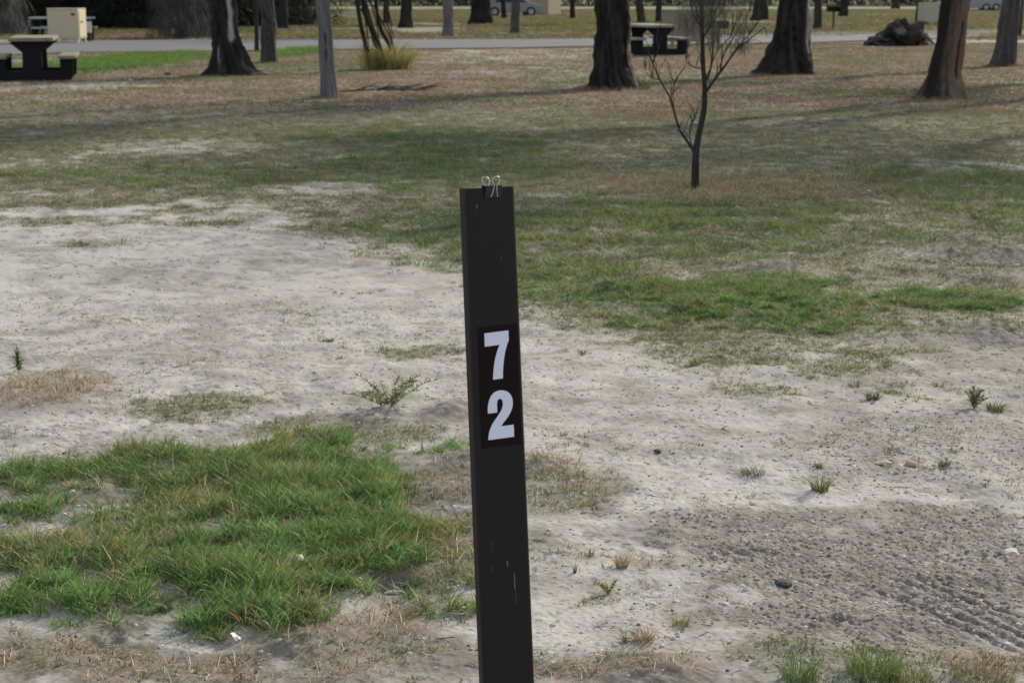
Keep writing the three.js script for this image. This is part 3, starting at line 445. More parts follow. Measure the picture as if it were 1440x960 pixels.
// multi-stemmed bare tree in a yellow tussock
{
  const g = ground(541, 98), s = metres(541, 98), T = thing('bare_tree', 'bare dark leaning stems rising from a yellow tussock', 'tree'); T.position.set(g.x, groundY(g.x, -g.d), -g.d);
  const S = (list, r0, r1, z) => part(T, 'branch', limb(list.map(([x, y], i) => [(x - 541) * s, Math.max(-0.02, (98 - y) * s), z * (1 - i / list.length) + z * i * 0.2, lerp(r0, r1, i / (list.length - 1)) * s]), 12, 36, { seed: r0 * 5 + z * 9, bark: 0.1, colour: [0.02, 0.018, 0.016], colour2: [0.06, 0.055, 0.05] }), barkMat);
  S([[518, 92], [517, 70], [511, 45], [506, 15], [503, -30], [498, -120]], 2.6, 3.4, 0.15);
  S([[536, 94], [532, 68], [523, 40], [514, 10], [506, -40]], 3.2, 5, 0);
  S([[549, 92], [548, 66], [537, 45], [531, 20], [528, -30], [520, -140]], 3.0, 2.6, -0.1);
  S([[541, 95], [537, 70], [528, 45], [518, 22], [512, -10]], 2.4, 2.2, 0.2);
  const q = rngOf(77); for (let i = 0; i < 12; i++) { const x = 508 + q() * 44, y = 60 - q() * 55, k = -(6 + 18 * q()); S([[x - k * 0.4, y + 26], [x, y], [x + k, y - 30 - 30 * q()]], 0.6, 1.3, (q() - 0.5) * 0.4); }
  const r = rngOf(5), spots = []; for (let i = 0; i < 40; i++) spots.push([-0.5 + (r() - 0.5) * 2, 2.6 + r() * 1.6, (r() - 0.5) * 2, 0.8]); crownMesh(T, gumClump, spots, [0.07, 0.085, 0.045], r);
  const tu = new THREE.Mesh(mergeGeometries([1, 2, 3, 4, 5, 6, 7].map((k) => tuftGeometry(60 + k, 130, 0.78 - 0.06 * Math.abs(k - 4), 0.22, 0.014, 0.95, 4).translate((k - 4) * 0.11 + 0.05, 0, (k % 3) * 0.14 - 0.14))), new THREE.MeshPhysicalMaterial({ color: col(0.36, 0.34, 0.1), vertexColors: true, roughness: 0.85, transmission: 0.35, thickness: 0 }));
  tu.name = 'grass_tussock'; tu.position.set(g.x, groundY(g.x, -g.d) - 0.02, -g.d); scene.add(tu); tag(tu, 'yellow green grass tussock round the bare leaning stems', 'grass tussock');
}
{ // tussock at the foot of the black gum
  const g = ground(888, 124), m = new THREE.Mesh(mergeGeometries([1, 2, 3, 4].map((k) => tuftGeometry(80 + k, 80, 0.26, 0.14, 0.012, 0.8, 3).translate((k - 2.5) * 0.13, 0, 0))), new THREE.MeshPhysicalMaterial({ color: col(0.12, 0.13, 0.04), vertexColors: true, roughness: 0.85, transmission: 0.35, thickness: 0 }));
  m.name = "grass_tussock_001"; m.position.set(g.x, groundY(g.x, -g.d) - 0.02, -g.d); scene.add(m); tag(m, 'green tussock at the foot of the thick black gum', 'grass tussock');
}
// dark evergreens at the upper left
function evergreen(px, py, h, rad, label, clump, tone, n, group, name = 'evergreen_tree') {
  const g = ground(px, py), r = rngOf(px * 7 + 900), T = thing(name, label, 'tree', group); T.position.set(g.x, -0.02, -g.d);
  part(T, 'trunk', limb([[0, 0, 0, 0.25], [0.1, h * 0.4, 0, 0.18], [0, h * 0.95, 0, 0.04]], 14, 20, { colour: [0.03, 0.026, 0.024], flare: 0.3 }), barkMat);
  const spots = []; for (let i = 0; i < n; i++) { const t = Math.pow(r(), 1.5), y = 0.25 + t * h, q = rad * (1 - 0.85 * t) * (0.35 + 0.65 * Math.sqrt(r())), a = r() * 6.283, lob = 1 + 0.22 * Math.sin(a * 5 + y * 2); spots.push([Math.cos(a) * q * lob, y, Math.sin(a) * q * lob, 0.8 + 0.7 * r()]); }
  crownMesh(T, clump, spots, tone, r); return T;
}
const WOOD = 'dense dark evergreen tree of the wood behind the locker';
[[-170, 40], [-75, 41], [30, 40], [135, 39], [215, 40], [300, 38], [372, 36]].forEach(([px, py], i) => evergreen(px, py, 8 + (i % 3), 3.1, WOOD, needleClump, [0.016, 0.02, 0.012], 620, 'evergreens of the dark wood'));
[[-120, 31], [-20, 30], [85, 30], [180, 31], [260, 30], [340, 29]].forEach(([px, py], i) => evergreen(px, py, 9 + (i % 2), 3.8, WOOD, needleClump, [0.014, 0.018, 0.01], 560, 'evergreens of the dark wood'));
evergreen(257, 54, 5.5, 1.1, 'grey weeping tree with hanging twigs before the dark wood', hangClump, [0.065, 0.068, 0.065], 190, null, 'weeping_tree');
evergreen(8, 50, 4.5, 0.8, 'small grey twiggy tree before the wood left of the locker', hangClump, [0.12, 0.12, 0.11], 90, null, 'weeping_tree');
{ // far wood closing the view
  const r = rngOf(404), n = 5200, m = new THREE.InstancedMesh(needleClump, leafMat, n); m.name = 'far_wood';
  for (let i = 0; i < n; i++) { const x = (r() - 0.5) * 260, d = 215 + r() * 25, y = r() * 9; dummy.position.set(x, y + 0.3, -d); dummy.rotation.set(r(), r() * 6.28, r()); dummy.scale.setScalar(2.6 + 1.6 * r()); dummy.updateMatrix(); m.setMatrixAt(i, dummy.matrix); const k = 0.6 + 0.8 * r(); m.setColorAt(i, tint.setRGB(0.035 * k, 0.042 * k, 0.024 * k)); }
  scene.add(m); tag(m, 'far dark wood beyond the campground', null, null, 'stuff');
}
// the sapling
{
  const g = ground(978, 267), d = g.d, T = thing('sapling', 'slender bare sapling with a blue tie, in dry brown grass', 'tree'); const y0 = groundY(g.x, -d); T.position.set(g.x, y0 - 0.02, -d);
  const s = metres(978, 262), L = (px, py, z) => { const p = at(px, py, d - z); return [p.x - g.x, p.y - y0 + 0.02, z]; };
  const B = (name, list, r0, r1, z0, z1, seed = 1) => part(T, name, limb(list.map(([x, y], i) => [...L(x, y, lerp(z0, z1, i / (list.length - 1))), lerp(r0, r1, i / (list.length - 1)) * s]), name === 'trunk' ? 24 : 9, name === 'trunk' ? 90 : 30, { seed, bark: name === 'trunk' ? 0.14 : 0.08, colour: [0.02, 0.018, 0.016], colour2: [0.075, 0.068, 0.06], patch: null }), barkMat);
  B('trunk', [[977, 272], [978, 240], [979, 214], [983, 190], [989, 160], [991, 130], [989, 95], [988, 55], [987, 0], [984, -70], [988, -160]], 5.2, 1.7, 0, 0, 3);
  const thin = [
    [[[977, 214], [968, 200], [957, 184], [949, 160], [944, 140], [928, 112], [918, 88], [910, 70]], 3.4, 0.9, 0, 0.25],
    [[[973, 204], [970, 188], [972, 174], [980, 163]], 1.5, 0.6, 0, -0.1],
    [[[992, 130], [1005, 112], [1020, 92], [1034, 72], [1048, 60], [1076, 38]], 3.6, 0.9, 0, 0.2],
    [[[1030, 78], [1042, 62], [1054, 48], [1070, 26]], 2, 0.8, 0.1, 0.0],
    [[[990, 120], [999, 98], [1003, 62], [1001, 28], [1003, -30]], 2.6, 0.9, 0, -0.2],
    [[[1012, 104], [1017, 80], [1030, 56], [1045, 32], [1060, 6]], 1.8, 0.7, 0.05, -0.15],
    [[[1001, 90], [1010, 70], [1028, 50], [1035, 30]], 1.3, 0.5, -0.1, -0.3],
    [[[988, 96], [976, 94], [966, 86], [963, 70]], 1.5, 0.6, 0, 0.15],
    [[[928, 112], [914, 108], [905, 92]], 1, 0.4, 0.15, 0.3], [[[944, 140], [948, 118], [940, 98]], 1, 0.4, 0.15, 0.05], [[[918, 88], [926, 70], [922, 52]], 0.9, 0.4, 0.2, 0.3],
    [[[988, 55], [1000, 36], [1018, 10], [1028, -30]], 1.6, 0.6, 0, -0.2], [[[988, 40], [974, 18], [968, -20]], 1.5, 0.6, 0, 0.2], [[[1076, 38], [1079, 52]], 0.8, 0.4, 0.2, 0.2], [[[1048, 60], [1062, 56], [1072, 60]], 0.8, 0.4, 0.15, 0.1], [[[1003, 62], [1014, 40], [1020, 12]], 1.0, 0.4, -0.15, -0.1]];
  thin.forEach(([l, r0, r1, z0, z1], i) => B('branch', l, r0 * 0.66, r1 * 0.66, z0, z1, i + 4));
  const tw = rngOf(63); thin.slice(0, 13).forEach(([l, r0, r1, z0, z1], i) => { for (let k = 0; k < 8; k++) { const j = 1 + Math.floor(tw() * (l.length - 1)), t = tw(), x = lerp(l[j - 1][0], l[j][0], t), y = lerp(l[j - 1][1], l[j][1], t), sx = (tw() - 0.42) * 34, len = 14 + 26 * tw(), z = lerp(z0, z1, j / l.length); B('twig', [[x, y], [x + sx * 0.35 + (tw() - 0.5) * 4, y - len * 0.45], [x + sx * 0.6 + (tw() - 0.5) * 6, y - len * 0.7], [x + sx, y - len]], 0.55, 0.25, z, z + (tw() - 0.5) * 0.2, i + k); } });
  const r = rngOf(17), spots = []; for (let i = 0; i < 60; i++) { const p = L(1005 + (r() - 0.5) * 90, -20 + (r() - 0.5) * 110, (r() - 0.5) * 0.5); spots.push([...p, 0.24 + 0.12 * r()]); }
  for (let i = 0; i < 26; i++) { const p = L(1012 + (r() - 0.4) * 60, 30 + (r() - 0.5) * 60, (r() - 0.5) * 0.4); spots.push([...p, 0.14 + 0.1 * r()]); }
  crownMesh(T, hangClump, spots, [0.1, 0.11, 0.085], r);
  const tie = part(T, 'plant_tie', new THREE.TorusGeometry(0.014, 0.008, 8, 16), mat([0.03, 0.05, 0.3], 0.5)); tie.position.set(...L(955, 183, 0.07)); tie.rotation.x = 1.2;
}
console.log('trees done');

// ---------------------------------------------------------------- campground furniture
function box(w, h, d, x, y, z, bev = 0.01) { const s = new THREE.Shape(); const a = w / 2 - bev, b = d / 2 - bev; s.moveTo(-a, -b); s.lineTo(a, -b); s.lineTo(a, b); s.lineTo(-a, b); s.closePath(); const g = new THREE.ExtrudeGeometry(s, { depth: h - 2 * bev, bevelEnabled: true, bevelSize: bev, bevelThickness: bev, bevelSegments: 2 }); g.rotateX(-Math.PI / 2); g.translate(x, y - h / 2 + bev, z); return g; }
const concreteMap = tile(256, (u, v) => { const c = 205 + 26 * wrapNoise(u, v, 9, 3) + 18 * wrapNoise(u, v, 40, 8); return [c, c * 0.985, c * 0.95]; }); concreteMap.colorSpace = THREE.SRGBColorSpace;
const topMat = mat([0.33, 0.31, 0.235], 0.85, { map: concreteMap }), legMat = new THREE.MeshPhysicalMaterial({ color: col(0.014, 0.015, 0.017), roughness: 0.9, specularIntensity: 0.2 });
function picnicTable(label, px, py, turn, tops = topMat, length = 2.1) {
  const g = ground(px, py), T = thing('picnic_table', label, 'picnic table', null); T.position.set(g.x, groundY(g.x, -g.d), -g.d); T.rotation.y = turn;
  // end frames: a pedestal flaring under the top, a low cross beam, two stub uprights under the seats
  const f = new THREE.Shape(); [[-0.72, 0], [0.66, 0], [0.71, 0.07], [0.73, 0.39], [0.5, 0.39], [0.5, 0.17], [0.17, 0.17], [0.165, 0.52], [0.36, 0.68], [0.36, 0.71], [-0.36, 0.71], [-0.36, 0.68], [-0.165, 0.52], [-0.17, 0.17], [-0.5, 0.17], [-0.5, 0.39], [-0.73, 0.39], [-0.72, 0.07]].forEach(([x, y], i) => i ? f.lineTo(x, y) : f.moveTo(x, y)); f.closePath();
  const fg = new THREE.ExtrudeGeometry(f, { depth: 0.12, bevelEnabled: true, bevelSize: 0.008, bevelThickness: 0.008, bevelSegments: 2 });
  for (const z of [0.25, -length + 0.65]) part(T, 'end_frame', fg, legMat).position.z = z;
  part(T, 'tabletop', box(0.8, 0.07, length, 0, 0.755, -length / 2 + 0.5, 0.012), tops);
  for (const x of [-0.62, 0.62]) part(T, 'bench_seat', box(0.32, 0.06, length, x, 0.43, -length / 2 + 0.5, 0.012), tops);
  return T;
}
picnicTable('concrete picnic table with dark end frames at the edge of the bright green grass', 48, 113, 0.21);
picnicTable('pale topped concrete picnic table between the thick black gum and a tan locker', 922, 78, 0.3, mat([0.42, 0.4, 0.355], 0.85, { map: concreteMap }), 2.1);
picnicTable('pale picnic table behind the tan locker by the road', 111, 57, 1.62, mat([0.45, 0.5, 0.52], 0.7, { map: concreteMap }));
function locker(label, px, py, w, turn, tone, roughDecal) {
  const g = ground(px, py), s = metres(px, py), T = thing('food_locker', label, 'locker', null), wd = w, dp = 0.75, h = 0.92, leg = 0.17; T.position.set(g.x, groundY(g.x, -g.d), -g.d); T.rotation.y = turn;
  const m = mat(tone, 0.55);
  const body = part(T, 'body', box(wd, h, dp, 0, leg + h / 2, 0, 0.015), m);
  part(T, 'lid', box(wd + 0.03, 0.03, dp + 0.03, 0, leg + h + 0.015, 0, 0.008), m);
  for (const x of [-1, 1]) for (const z of [-1, 1]) part(T, 'leg', box(0.07, leg + 0.01, 0.07, x * (wd / 2 - 0.05), leg / 2, z * (dp / 2 - 0.05), 0.006), m);
  const dark = mat([0.05, 0.04, 0.035], 0.5), door = part(T, 'door', box(0.02, h - 0.1, dp - 0.1, wd / 2 + 0.01, leg + h / 2, 0, 0.006), m);
  part(T, 'latch', box(0.04, 0.04, 0.12, wd / 2 + 0.035, leg + h * 0.58, 0.12, 0.006), dark);
  part(T, 'emblem', new THREE.CylinderGeometry(0.055, 0.055, 0.01, 20).rotateX(Math.PI / 2).scale(1.3, 0.8, 1), mat([0.08, 0.03, 0.025], 0.6)).position.set(wd / 2 - 0.16, leg + h - 0.16, dp / 2 + 0.004);
  return T;
}
locker('tan steel food locker with a sunlit door end, beside the road sign', 95, 62, 1.0, -0.09, [0.5, 0.435, 0.29]);
locker('brownish food locker beside the pale topped picnic table', 957, 66, 0.95, 0.35, [0.22, 0.17, 0.115]);
locker('pale food locker beyond the road, half behind the red gum', 1308, 36, 1.0, 0.2, [0.36, 0.34, 0.26]);
{ // small road sign by the locker
  const g = ground(125.5, 60), T = thing('road_sign', 'small white road sign on a dark post beside the tan locker', 'sign'); T.position.set(g.x, groundY(g.x, -g.d), -g.d);
  part(T, 'post', new THREE.CylinderGeometry(0.045, 0.055, 0.62, 12).translate(0, 0.3, 0), mat([0.03, 0.027, 0.024], 0.9));
  part(T, 'panel', box(0.2, 0.36, 0.025, 0, 0.5, 0.06, 0.005), mat([0.5, 0.5, 0.5], 0.6));
}
{ // water tap post
  const g = ground(42, 60), T = thing('water_tap', 'dark standpipe with a tap beside the pale far table', 'water tap'); T.position.set(g.x, groundY(g.x, -g.d), -g.d);
  part(T, 'standpipe', new THREE.CylinderGeometry(0.045, 0.05, 0.52, 14).translate(0, 0.26, 0), mat([0.02, 0.02, 0.02], 0.7)); part(T, 'pipe', new THREE.CylinderGeometry(0.025, 0.03, 0.16, 12).translate(0, 0.6, 0), mat([0.12, 0.11, 0.1], 0.5));
  part(T, 'spout', new THREE.TorusGeometry(0.07, 0.018, 8, 14, Math.PI).translate(-0.07, 0.42, 0), mat([0.05, 0.05, 0.05], 0.5)); part(T, 'tap_handle', new THREE.SphereGeometry(0.04, 14, 10).scale(1, 0.7, 1).translate(0, 0.69, 0), mat([0.2, 0.19, 0.18], 0.5));
}
function grill(label, px, py, hpx) {
  const g = ground(px, py), s = metres(px, py), T = thing('pedestal_grill', label, 'grill', null), h = hpx * s; T.position.set(g.x, groundY(g.x, -g.d), -g.d); const m = mat([0.018, 0.018, 0.018], 0.7, { metalness: 0.3 });
  part(T, 'pedestal', new THREE.CylinderGeometry(0.045, 0.05, h, 14).translate(0, h / 2, 0), mat([0.06, 0.055, 0.05], 0.8));
  const f = new THREE.Shape(); [[-0.3, 0.24], [-0.3, 0], [0.3, 0], [0.3, 0.24], [0.285, 0.24], [0.285, 0.015], [-0.285, 0.015], [-0.285, 0.24]].forEach(([x, y], i) => i ? f.lineTo(x, y) : f.moveTo(x, y));
  part(T, 'firebox', mergeGeometries([new THREE.ExtrudeGeometry(f, { depth: 0.4, bevelEnabled: false }).translate(0, h, -0.2), new THREE.BoxGeometry(0.6, 0.24, 0.012).toNonIndexed().translate(0, h + 0.12, -0.206)]), m);
  for (let i = 0; i < 8; i++) part(T, 'grate_bar', new THREE.CylinderGeometry(0.007, 0.007, 0.57, 6).rotateZ(Math.PI / 2).translate(0, h + 0.2, -0.17 + i * 0.048), m);
}
grill('dark pedestal grill by the road beside the leaning gum', 1172, 42, 25);
grill('dark pedestal grill behind the sapling', 1010, 62, 22);
{ // uprooted stump
  const g = ground(1268, 64), s = metres(1268, 64), T = thing('uprooted_stump', 'dark uprooted stump with a pale sawn face on the grass', 'stump'); T.position.set(g.x, groundY(g.x, -g.d) - 0.05, -g.d);
  const blob = (rx, ry, rz, x, y, z, seed, c) => { const ge = new THREE.IcosahedronGeometry(1, 5), p = ge.attributes.position, cl = []; for (let i = 0; i < p.count; i++) { const X = p.getX(i), Y = p.getY(i), Z = p.getZ(i), n = fbm(X * 1.8 + seed + Z, Y * 1.8 + Z * 1.3, 4), k = 1 + 0.85 * n; p.setXYZ(i, X * k * rx + x, Math.max(0, Y * k * ry + y), Z * k * rz + z); const w = 0.6 + 1.4 * Math.max(0, n + 0.3); cl.push(c[0] * w, c[1] * w, c[2] * w); } ge.setAttribute('color', new THREE.Float32BufferAttribute(cl, 3)); ge.computeVertexNormals(); return ge; };
  part(T, 'root_ball', blob(0.62, 0.46, 0.5, 0.02, 0.32, 0, 3, [0.03, 0.026, 0.022]), barkMat); part(T, 'root', blob(0.4, 0.22, 0.4, -0.75, 0.14, 0.05, 8, [0.05, 0.043, 0.037]), barkMat); part(T, 'root', blob(0.22, 0.3, 0.3, 0.62, 0.22, -0.05, 11, [0.14, 0.12, 0.1]), barkMat);
  part(T, 'sawn_face', new THREE.CylinderGeometry(0.13, 0.19, 0.3, 9).scale(1.25, 1, 0.85).rotateX(1.1).rotateY(-0.35).translate(-0.1, 0.45, 0.36), mat([0.1, 0.095, 0.092], 0.95));
  for (const [x0, y0, x1, y1] of [[0.2, 0.6, 0.75, 0.75], [0.4, 0.4, 0.95, 0.1]]) part(T, 'root', limb([[x0, y0, 0.2, 0.09], [(x0 + x1) / 2, (y0 + y1) / 2 + 0.1, 0.3, 0.07], [x1, y1, 0.3, 0.03]], 10, 12, { colour: [0.1, 0.085, 0.07] }), barkMat);
}
{ // tan hut beyond the road
  const g = ground(763, 21), T = thing('hut', 'tan hut with a brown side wall beyond the road', 'hut'); T.position.set(g.x, 0, -g.d); T.rotation.y = -0.5;
  part(T, 'wall', box(2.0, 2.3, 2.0, 0, 1.15, 0, 0.02), mat([0.33, 0.26, 0.17], 0.9)); part(T, 'roof', new THREE.ConeGeometry(1.9, 0.8, 4).rotateY(Math.PI / 4).translate(0, 2.72, 0), mat([0.08, 0.06, 0.05], 0.9)); part(T, 'door', box(0.05, 1.9, 0.85, -1.01, 0.97, 0.2, 0.01), mat([0.1, 0.06, 0.045], 0.8)); part(T, 'base_board', box(2.06, 0.12, 2.06, 0, 0.06, 0, 0.01), mat([0.2, 0.18, 0.15], 0.9));
}
function vehicle(label, px, py, turn, prof, win, tone, wheels, name, cat, width = 1.8) {
  const g = ground(px, py), T = thing(name, label, cat); T.position.set(g.x, 0.0, -g.d); T.rotation.y = turn;
  const S = (l) => { const s = new THREE.Shape(); l.forEach(([x, y], i) => i ? s.lineTo(x, y) : s.moveTo(x, y)); s.closePath(); return s; };
  part(T, 'body', new THREE.ExtrudeGeometry(S(prof), { depth: width - 0.1, bevelEnabled: true, bevelSize: 0.05, bevelThickness: 0.05, bevelSegments: 3 }).translate(0, 0, -width / 2 + 0.05), new THREE.MeshPhysicalMaterial({ color: col(...tone), roughness: 0.35, clearcoat: 0.6 }));
  for (const w of win) for (const z of [1, -1]) part(T, 'window', new THREE.ExtrudeGeometry(S(w), { depth: 0.012, bevelEnabled: false }).translate(0, 0, z > 0 ? width / 2 + 0.001 : -width / 2 - 0.013), mat([0.02, 0.022, 0.025], 0.1));
  for (const x of wheels) for (const z of [1, -1]) { const wh = part(T, 'wheel', new THREE.TorusGeometry(0.25, 0.09, 10, 28).translate(x, 0.34, z * (width / 2 - 0.02)), mat([0.02, 0.02, 0.02], 0.9)); part(wh, 'rim', new THREE.CylinderGeometry(0.2, 0.2, 0.12, 20).rotateX(Math.PI / 2).translate(x, 0.34, z * (width / 2 - 0.02)), mat([0.35, 0.35, 0.36], 0.35, { metalness: 0.7 })); }
  return T;
}
vehicle('grey car parked beyond the road beside the tan hut', 718, 23, 0.15, [[-2, 0.35], [2, 0.35], [2.05, 0.75], [1.2, 0.92], [0.6, 1.4], [-1.3, 1.42], [-1.95, 0.95]], [[[-1.2, 0.95], [0.95, 0.95], [0.5, 1.33], [-1.1, 1.35]]], [0.22, 0.22, 0.23], [-1.25, 1.3], 'parked_car', 'car');
vehicle('pale grey caravan parked beyond the road behind the grey brown gum', 1392, 15, -0.1, [[-3, 0.28], [3, 0.28], [3.2, 1.3], [2.8, 2.5], [-2.9, 2.5], [-3.1, 1.2]], [[[-2, 1.4], [-0.6, 1.4], [-0.6, 2], [-2, 2]], [[0.6, 1.4], [2, 1.4], [2, 2], [0.6, 2]]], [0.24, 0.25, 0.24], [-0.5, 0.4], 'caravan', 'caravan', 2.3);
{ // fallen brush beside the straight grey gum, and a pale stick by the flared gum
  const stick = (px, py, list, r0) => list.map(([x, y, z, r]) => [x, y, z, r * r0]);
  const g = ground(530, 131), T = thing('fallen_branch', 'fallen leafless branch lying beside the straight grey gum', 'branch'); T.position.set(g.x, groundY(g.x, -g.d), -g.d); const r = rngOf(31);
  part(T, 'main_stem', limb([[-0.6, 0.03, 0.1, 0.014], [-0.1, 0.05, 0, 0.012], [0.5, 0.05, 0.05, 0.008], [0.9, 0.06, 0.1, 0.004]], 10, 24, { colour: [0.05, 0.045, 0.042], colour2: [0.16, 0.15, 0.14] }), barkMat);
  for (let i = 0; i < 46; i++) { const x = -0.4 + r() * 1.2, a = (r() - 0.5) * 2.4, l = 0.25 + 0.35 * r(); part(T, 'twig', limb([[x, 0.04, 0.03, 0.005], [x + l * 0.5 * Math.cos(a), 0.06 + 0.06 * r(), l * 0.5 * Math.sin(a), 0.004], [x + l * Math.cos(a), 0.04 + 0.14 * r(), l * Math.sin(a), 0.002]], 5, 6, { colour: [0.05, 0.045, 0.04] }), barkMat); }
  const g2 = ground(367, 106), P = thing('fallen_branch', 'pale crooked stick at the root of the flared dark gum', 'branch'); P.position.set(g2.x, groundY(g2.x, -g2.d), -g2.d);
  part(P, 'stem', limb([[-0.2, 0.03, 0, 0.02], [0, 0.05, 0.05, 0.022], [0.2, 0.02, 0, 0.015]], 8, 14, { colour: [0.2, 0.18, 0.15] }), barkMat); part(P, 'twig', limb([[0, 0.05, 0.05, 0.012], [0.08, 0.12, 0.08, 0.008], [0.16, 0.14, 0.1, 0.004]], 6, 8, { colour: [0.2, 0.18, 0.15] }), barkMat);
}

// ---------------------------------------------------------------- the numbered post
{
  const P = (px, py, z) => { const u = (px - 720) / F, v = (480 - py) / F; return new THREE.Vector3(u * z, EYE + (v * CP - SP) * z, -(CP + v * SP) * z); };
  const top = P(691, 263.5, 3.0), low = P(717, 960, 3.1), axis = top.clone().sub(low), perPx = axis.length() / 696.5; axis.normalize();
  const base = low.clone().addScaledVector(axis, -(low.y + 0.12) / axis.y), len = top.clone().sub(base).length();
  const T = thing('marker_post', 'dark brown numbered site post with a black clip on top', 'post'); T.position.copy(base);
  const along = (py) => { const q = (py - 263.5) / 696.5; return len - 696.5 * perPx * q * 3.0 / (3.1 - q * 0.1); };
  const W = 0.1002, turnAt = (t) => THREE.MathUtils.degToRad(lerp(21, 32, Math.max(0, Math.min(1, (t - (len - 696 * perPx)) / (696 * perPx)))));
  const frame = (t, x, n, out) => { const a = turnAt(t), r = new THREE.Vector3(Math.cos(a), 0, -Math.sin(a)); r.addScaledVector(axis, -r.dot(axis)).normalize(); const f = new THREE.Vector3().crossVectors(r, axis).normalize(); return out.set(0, 0, 0).addScaledVector(axis, t).addScaledVector(r, x).addScaledVector(f, n); };
  const bend = (g) => { const p = g.attributes.position, o = new THREE.Vector3(); for (let i = 0; i < p.count; i++) { frame(p.getZ(i), p.getX(i), p.getY(i), o); p.setXYZ(i, o.x, o.y, o.z); } g.computeVertexNormals(); return g; };
  // channel section: face, rounded corners, two flanges turned back
  const h = W / 2, R = 0.01, D = 0.026, th = 0.0045, s = new THREE.Shape();
  s.moveTo(-h, -D); s.lineTo(-h, -R); s.quadraticCurveTo(-h, 0, -h + R, 0); s.lineTo(h - R, 0); s.quadraticCurveTo(h, 0, h, -R); s.lineTo(h, -D); s.lineTo(h - th, -D); s.lineTo(h - th, -th); s.lineTo(-h + th, -th); s.lineTo(-h + th, -D); s.closePath();
  const g = new THREE.ExtrudeGeometry(s, { depth: len, steps: 40, bevelEnabled: false, curveSegments: 6 });
  { const p = g.attributes.position, uv = g.attributes.uv; for (let i = 0; i < p.count; i++) uv.setXY(i, p.getX(i) / W + 0.5 + (p.getY(i) < -0.008 ? 0.0 : 0), p.getZ(i) / len); }
  bend(g);
  // scuffed brown paint with the scratches the photograph shows
  const cv = document.createElement('canvas'); cv.width = 256; cv.height = 2048; const c = cv.getContext('2d'); c.fillStyle = 'rgb(31,28,27)'; c.fillRect(0, 0, 256, 2048);
  const r = rngOf(8), X = (px, py) => { const cx = lerp(691, 717, (py - 263.5) / 696.5); return (px - cx) / 72 * 256 + 128; }, Y = (py) => (len - along(py)) / len * 2048;
  for (let i = 0; i < 2600; i++) { const v = 22 + r() * 12; c.fillStyle = `rgba(${v + 3},${v},${v - 1},0.35)`; c.fillRect(r() * 256, r() * 2048, 1 + r() * 3, 2 + r() * 26); }
  for (let i = 0; i < 260; i++) { const v = 45 + r() * 40; c.fillStyle = `rgba(${v},${v - 4},${v - 8},0.5)`; c.fillRect(r() * 256, r() * 2048, 1 + r() * 1.2, 1 + r() * 3); }
  const mark = (px, py, w, l, v0) => { const v = v0 * 0.8; c.fillStyle = `rgb(${v | 0},${v - 3 | 0},${v - 6 | 0})`; c.fillRect(X(px, py), Y(py), w, Y(py + l) - Y(py)); };
  mark(669, 286, 3, 6, 165); mark(669, 293, 1.5, 12, 80); mark(705, 362, 2, 3, 150); mark(706, 366, 2, 2, 150); mark(713, 788, 3, 9, 175); mark(691, 756, 2, 16, 110); mark(692, 794, 2, 6, 130); mark(723, 808, 3, 22, 165); mark(725, 830, 2, 14, 105); mark(726, 845, 2, 4, 140); mark(681, 530, 2, 18, 95); mark(681, 545, 2, 12, 120); mark(726, 551, 6, 5, 125); mark(682, 566, 2, 60, 80); mark(678, 604, 10, 2, 85); mark(729, 618, 4, 5, 135); mark(735, 601, 2, 2, 120);
  const tex = new THREE.CanvasTexture(cv); tex.colorSpace = THREE.SRGBColorSpace;
  const paint = new THREE.MeshPhysicalMaterial({ map: tex, roughness: 0.5, specularIntensity: 0.35 });
  part(T, 'post_body', g, paint);
  const plateMat = new THREE.MeshPhysicalMaterial({ color: col(0.0115, 0.0045, 0.0045), roughness: 0.6, specularIntensity: 0.2 }), digitMat = mat([0.62, 0.66, 0.76], 0.55);
  
  const seven = new THREE.Shape(); seven.moveTo(0, 1); seven.lineTo(0.53, 1); seven.lineTo(0.53, 0.79); seven.bezierCurveTo(0.44, 0.62, 0.38, 0.36, 0.37, 0); seven.lineTo(0.155, 0); seven.bezierCurveTo(0.165, 0.26, 0.22, 0.52, 0.325, 0.72); seven.lineTo(0, 0.72); seven.closePath();
  const two = new THREE.Shape(); two.moveTo(0.01, 0.555); two.bezierCurveTo(0.0, 0.86, 0.11, 1.01, 0.275, 1.01); two.bezierCurveTo(0.44, 1.01, 0.54, 0.9, 0.54, 0.73); two.bezierCurveTo(0.54, 0.58, 0.46, 0.47, 0.37, 0.37); two.bezierCurveTo(0.33, 0.325, 0.295, 0.29, 0.275, 0.255); two.lineTo(0.54, 0.255); two.lineTo(0.54, 0); two.lineTo(0, 0); two.bezierCurveTo(0.005, 0.2, 0.09, 0.33, 0.19, 0.45); two.bezierCurveTo(0.28, 0.56, 0.33, 0.63, 0.33, 0.73); two.bezierCurveTo(0.33, 0.8, 0.31, 0.835, 0.27, 0.835); two.bezierCurveTo(0.22, 0.835, 0.205, 0.78, 0.205, 0.69); two.lineTo(0.205, 0.555); two.closePath();
  const plate = (y0, y1, off, skew) => { const hh = (y1 - y0) * perPx, w = 0.079, sh = new THREE.Shape(); sh.moveTo(-w / 2, 0); sh.lineTo(w / 2, skew); sh.lineTo(w / 2, hh + skew); sh.lineTo(-w / 2, hh); sh.closePath(); const ge = new THREE.ExtrudeGeometry(sh, { depth: 0.0008, bevelEnabled: false, steps: 1 }); const p = ge.attributes.position; for (let i = 0; i < p.count; i++) { const x = p.getX(i), y = p.getY(i), z = p.getZ(i); p.setXYZ(i, x + off, z + 0.0004, along(y1) + y); } return part(T, 'number_plate', bend(ge), plateMat); };
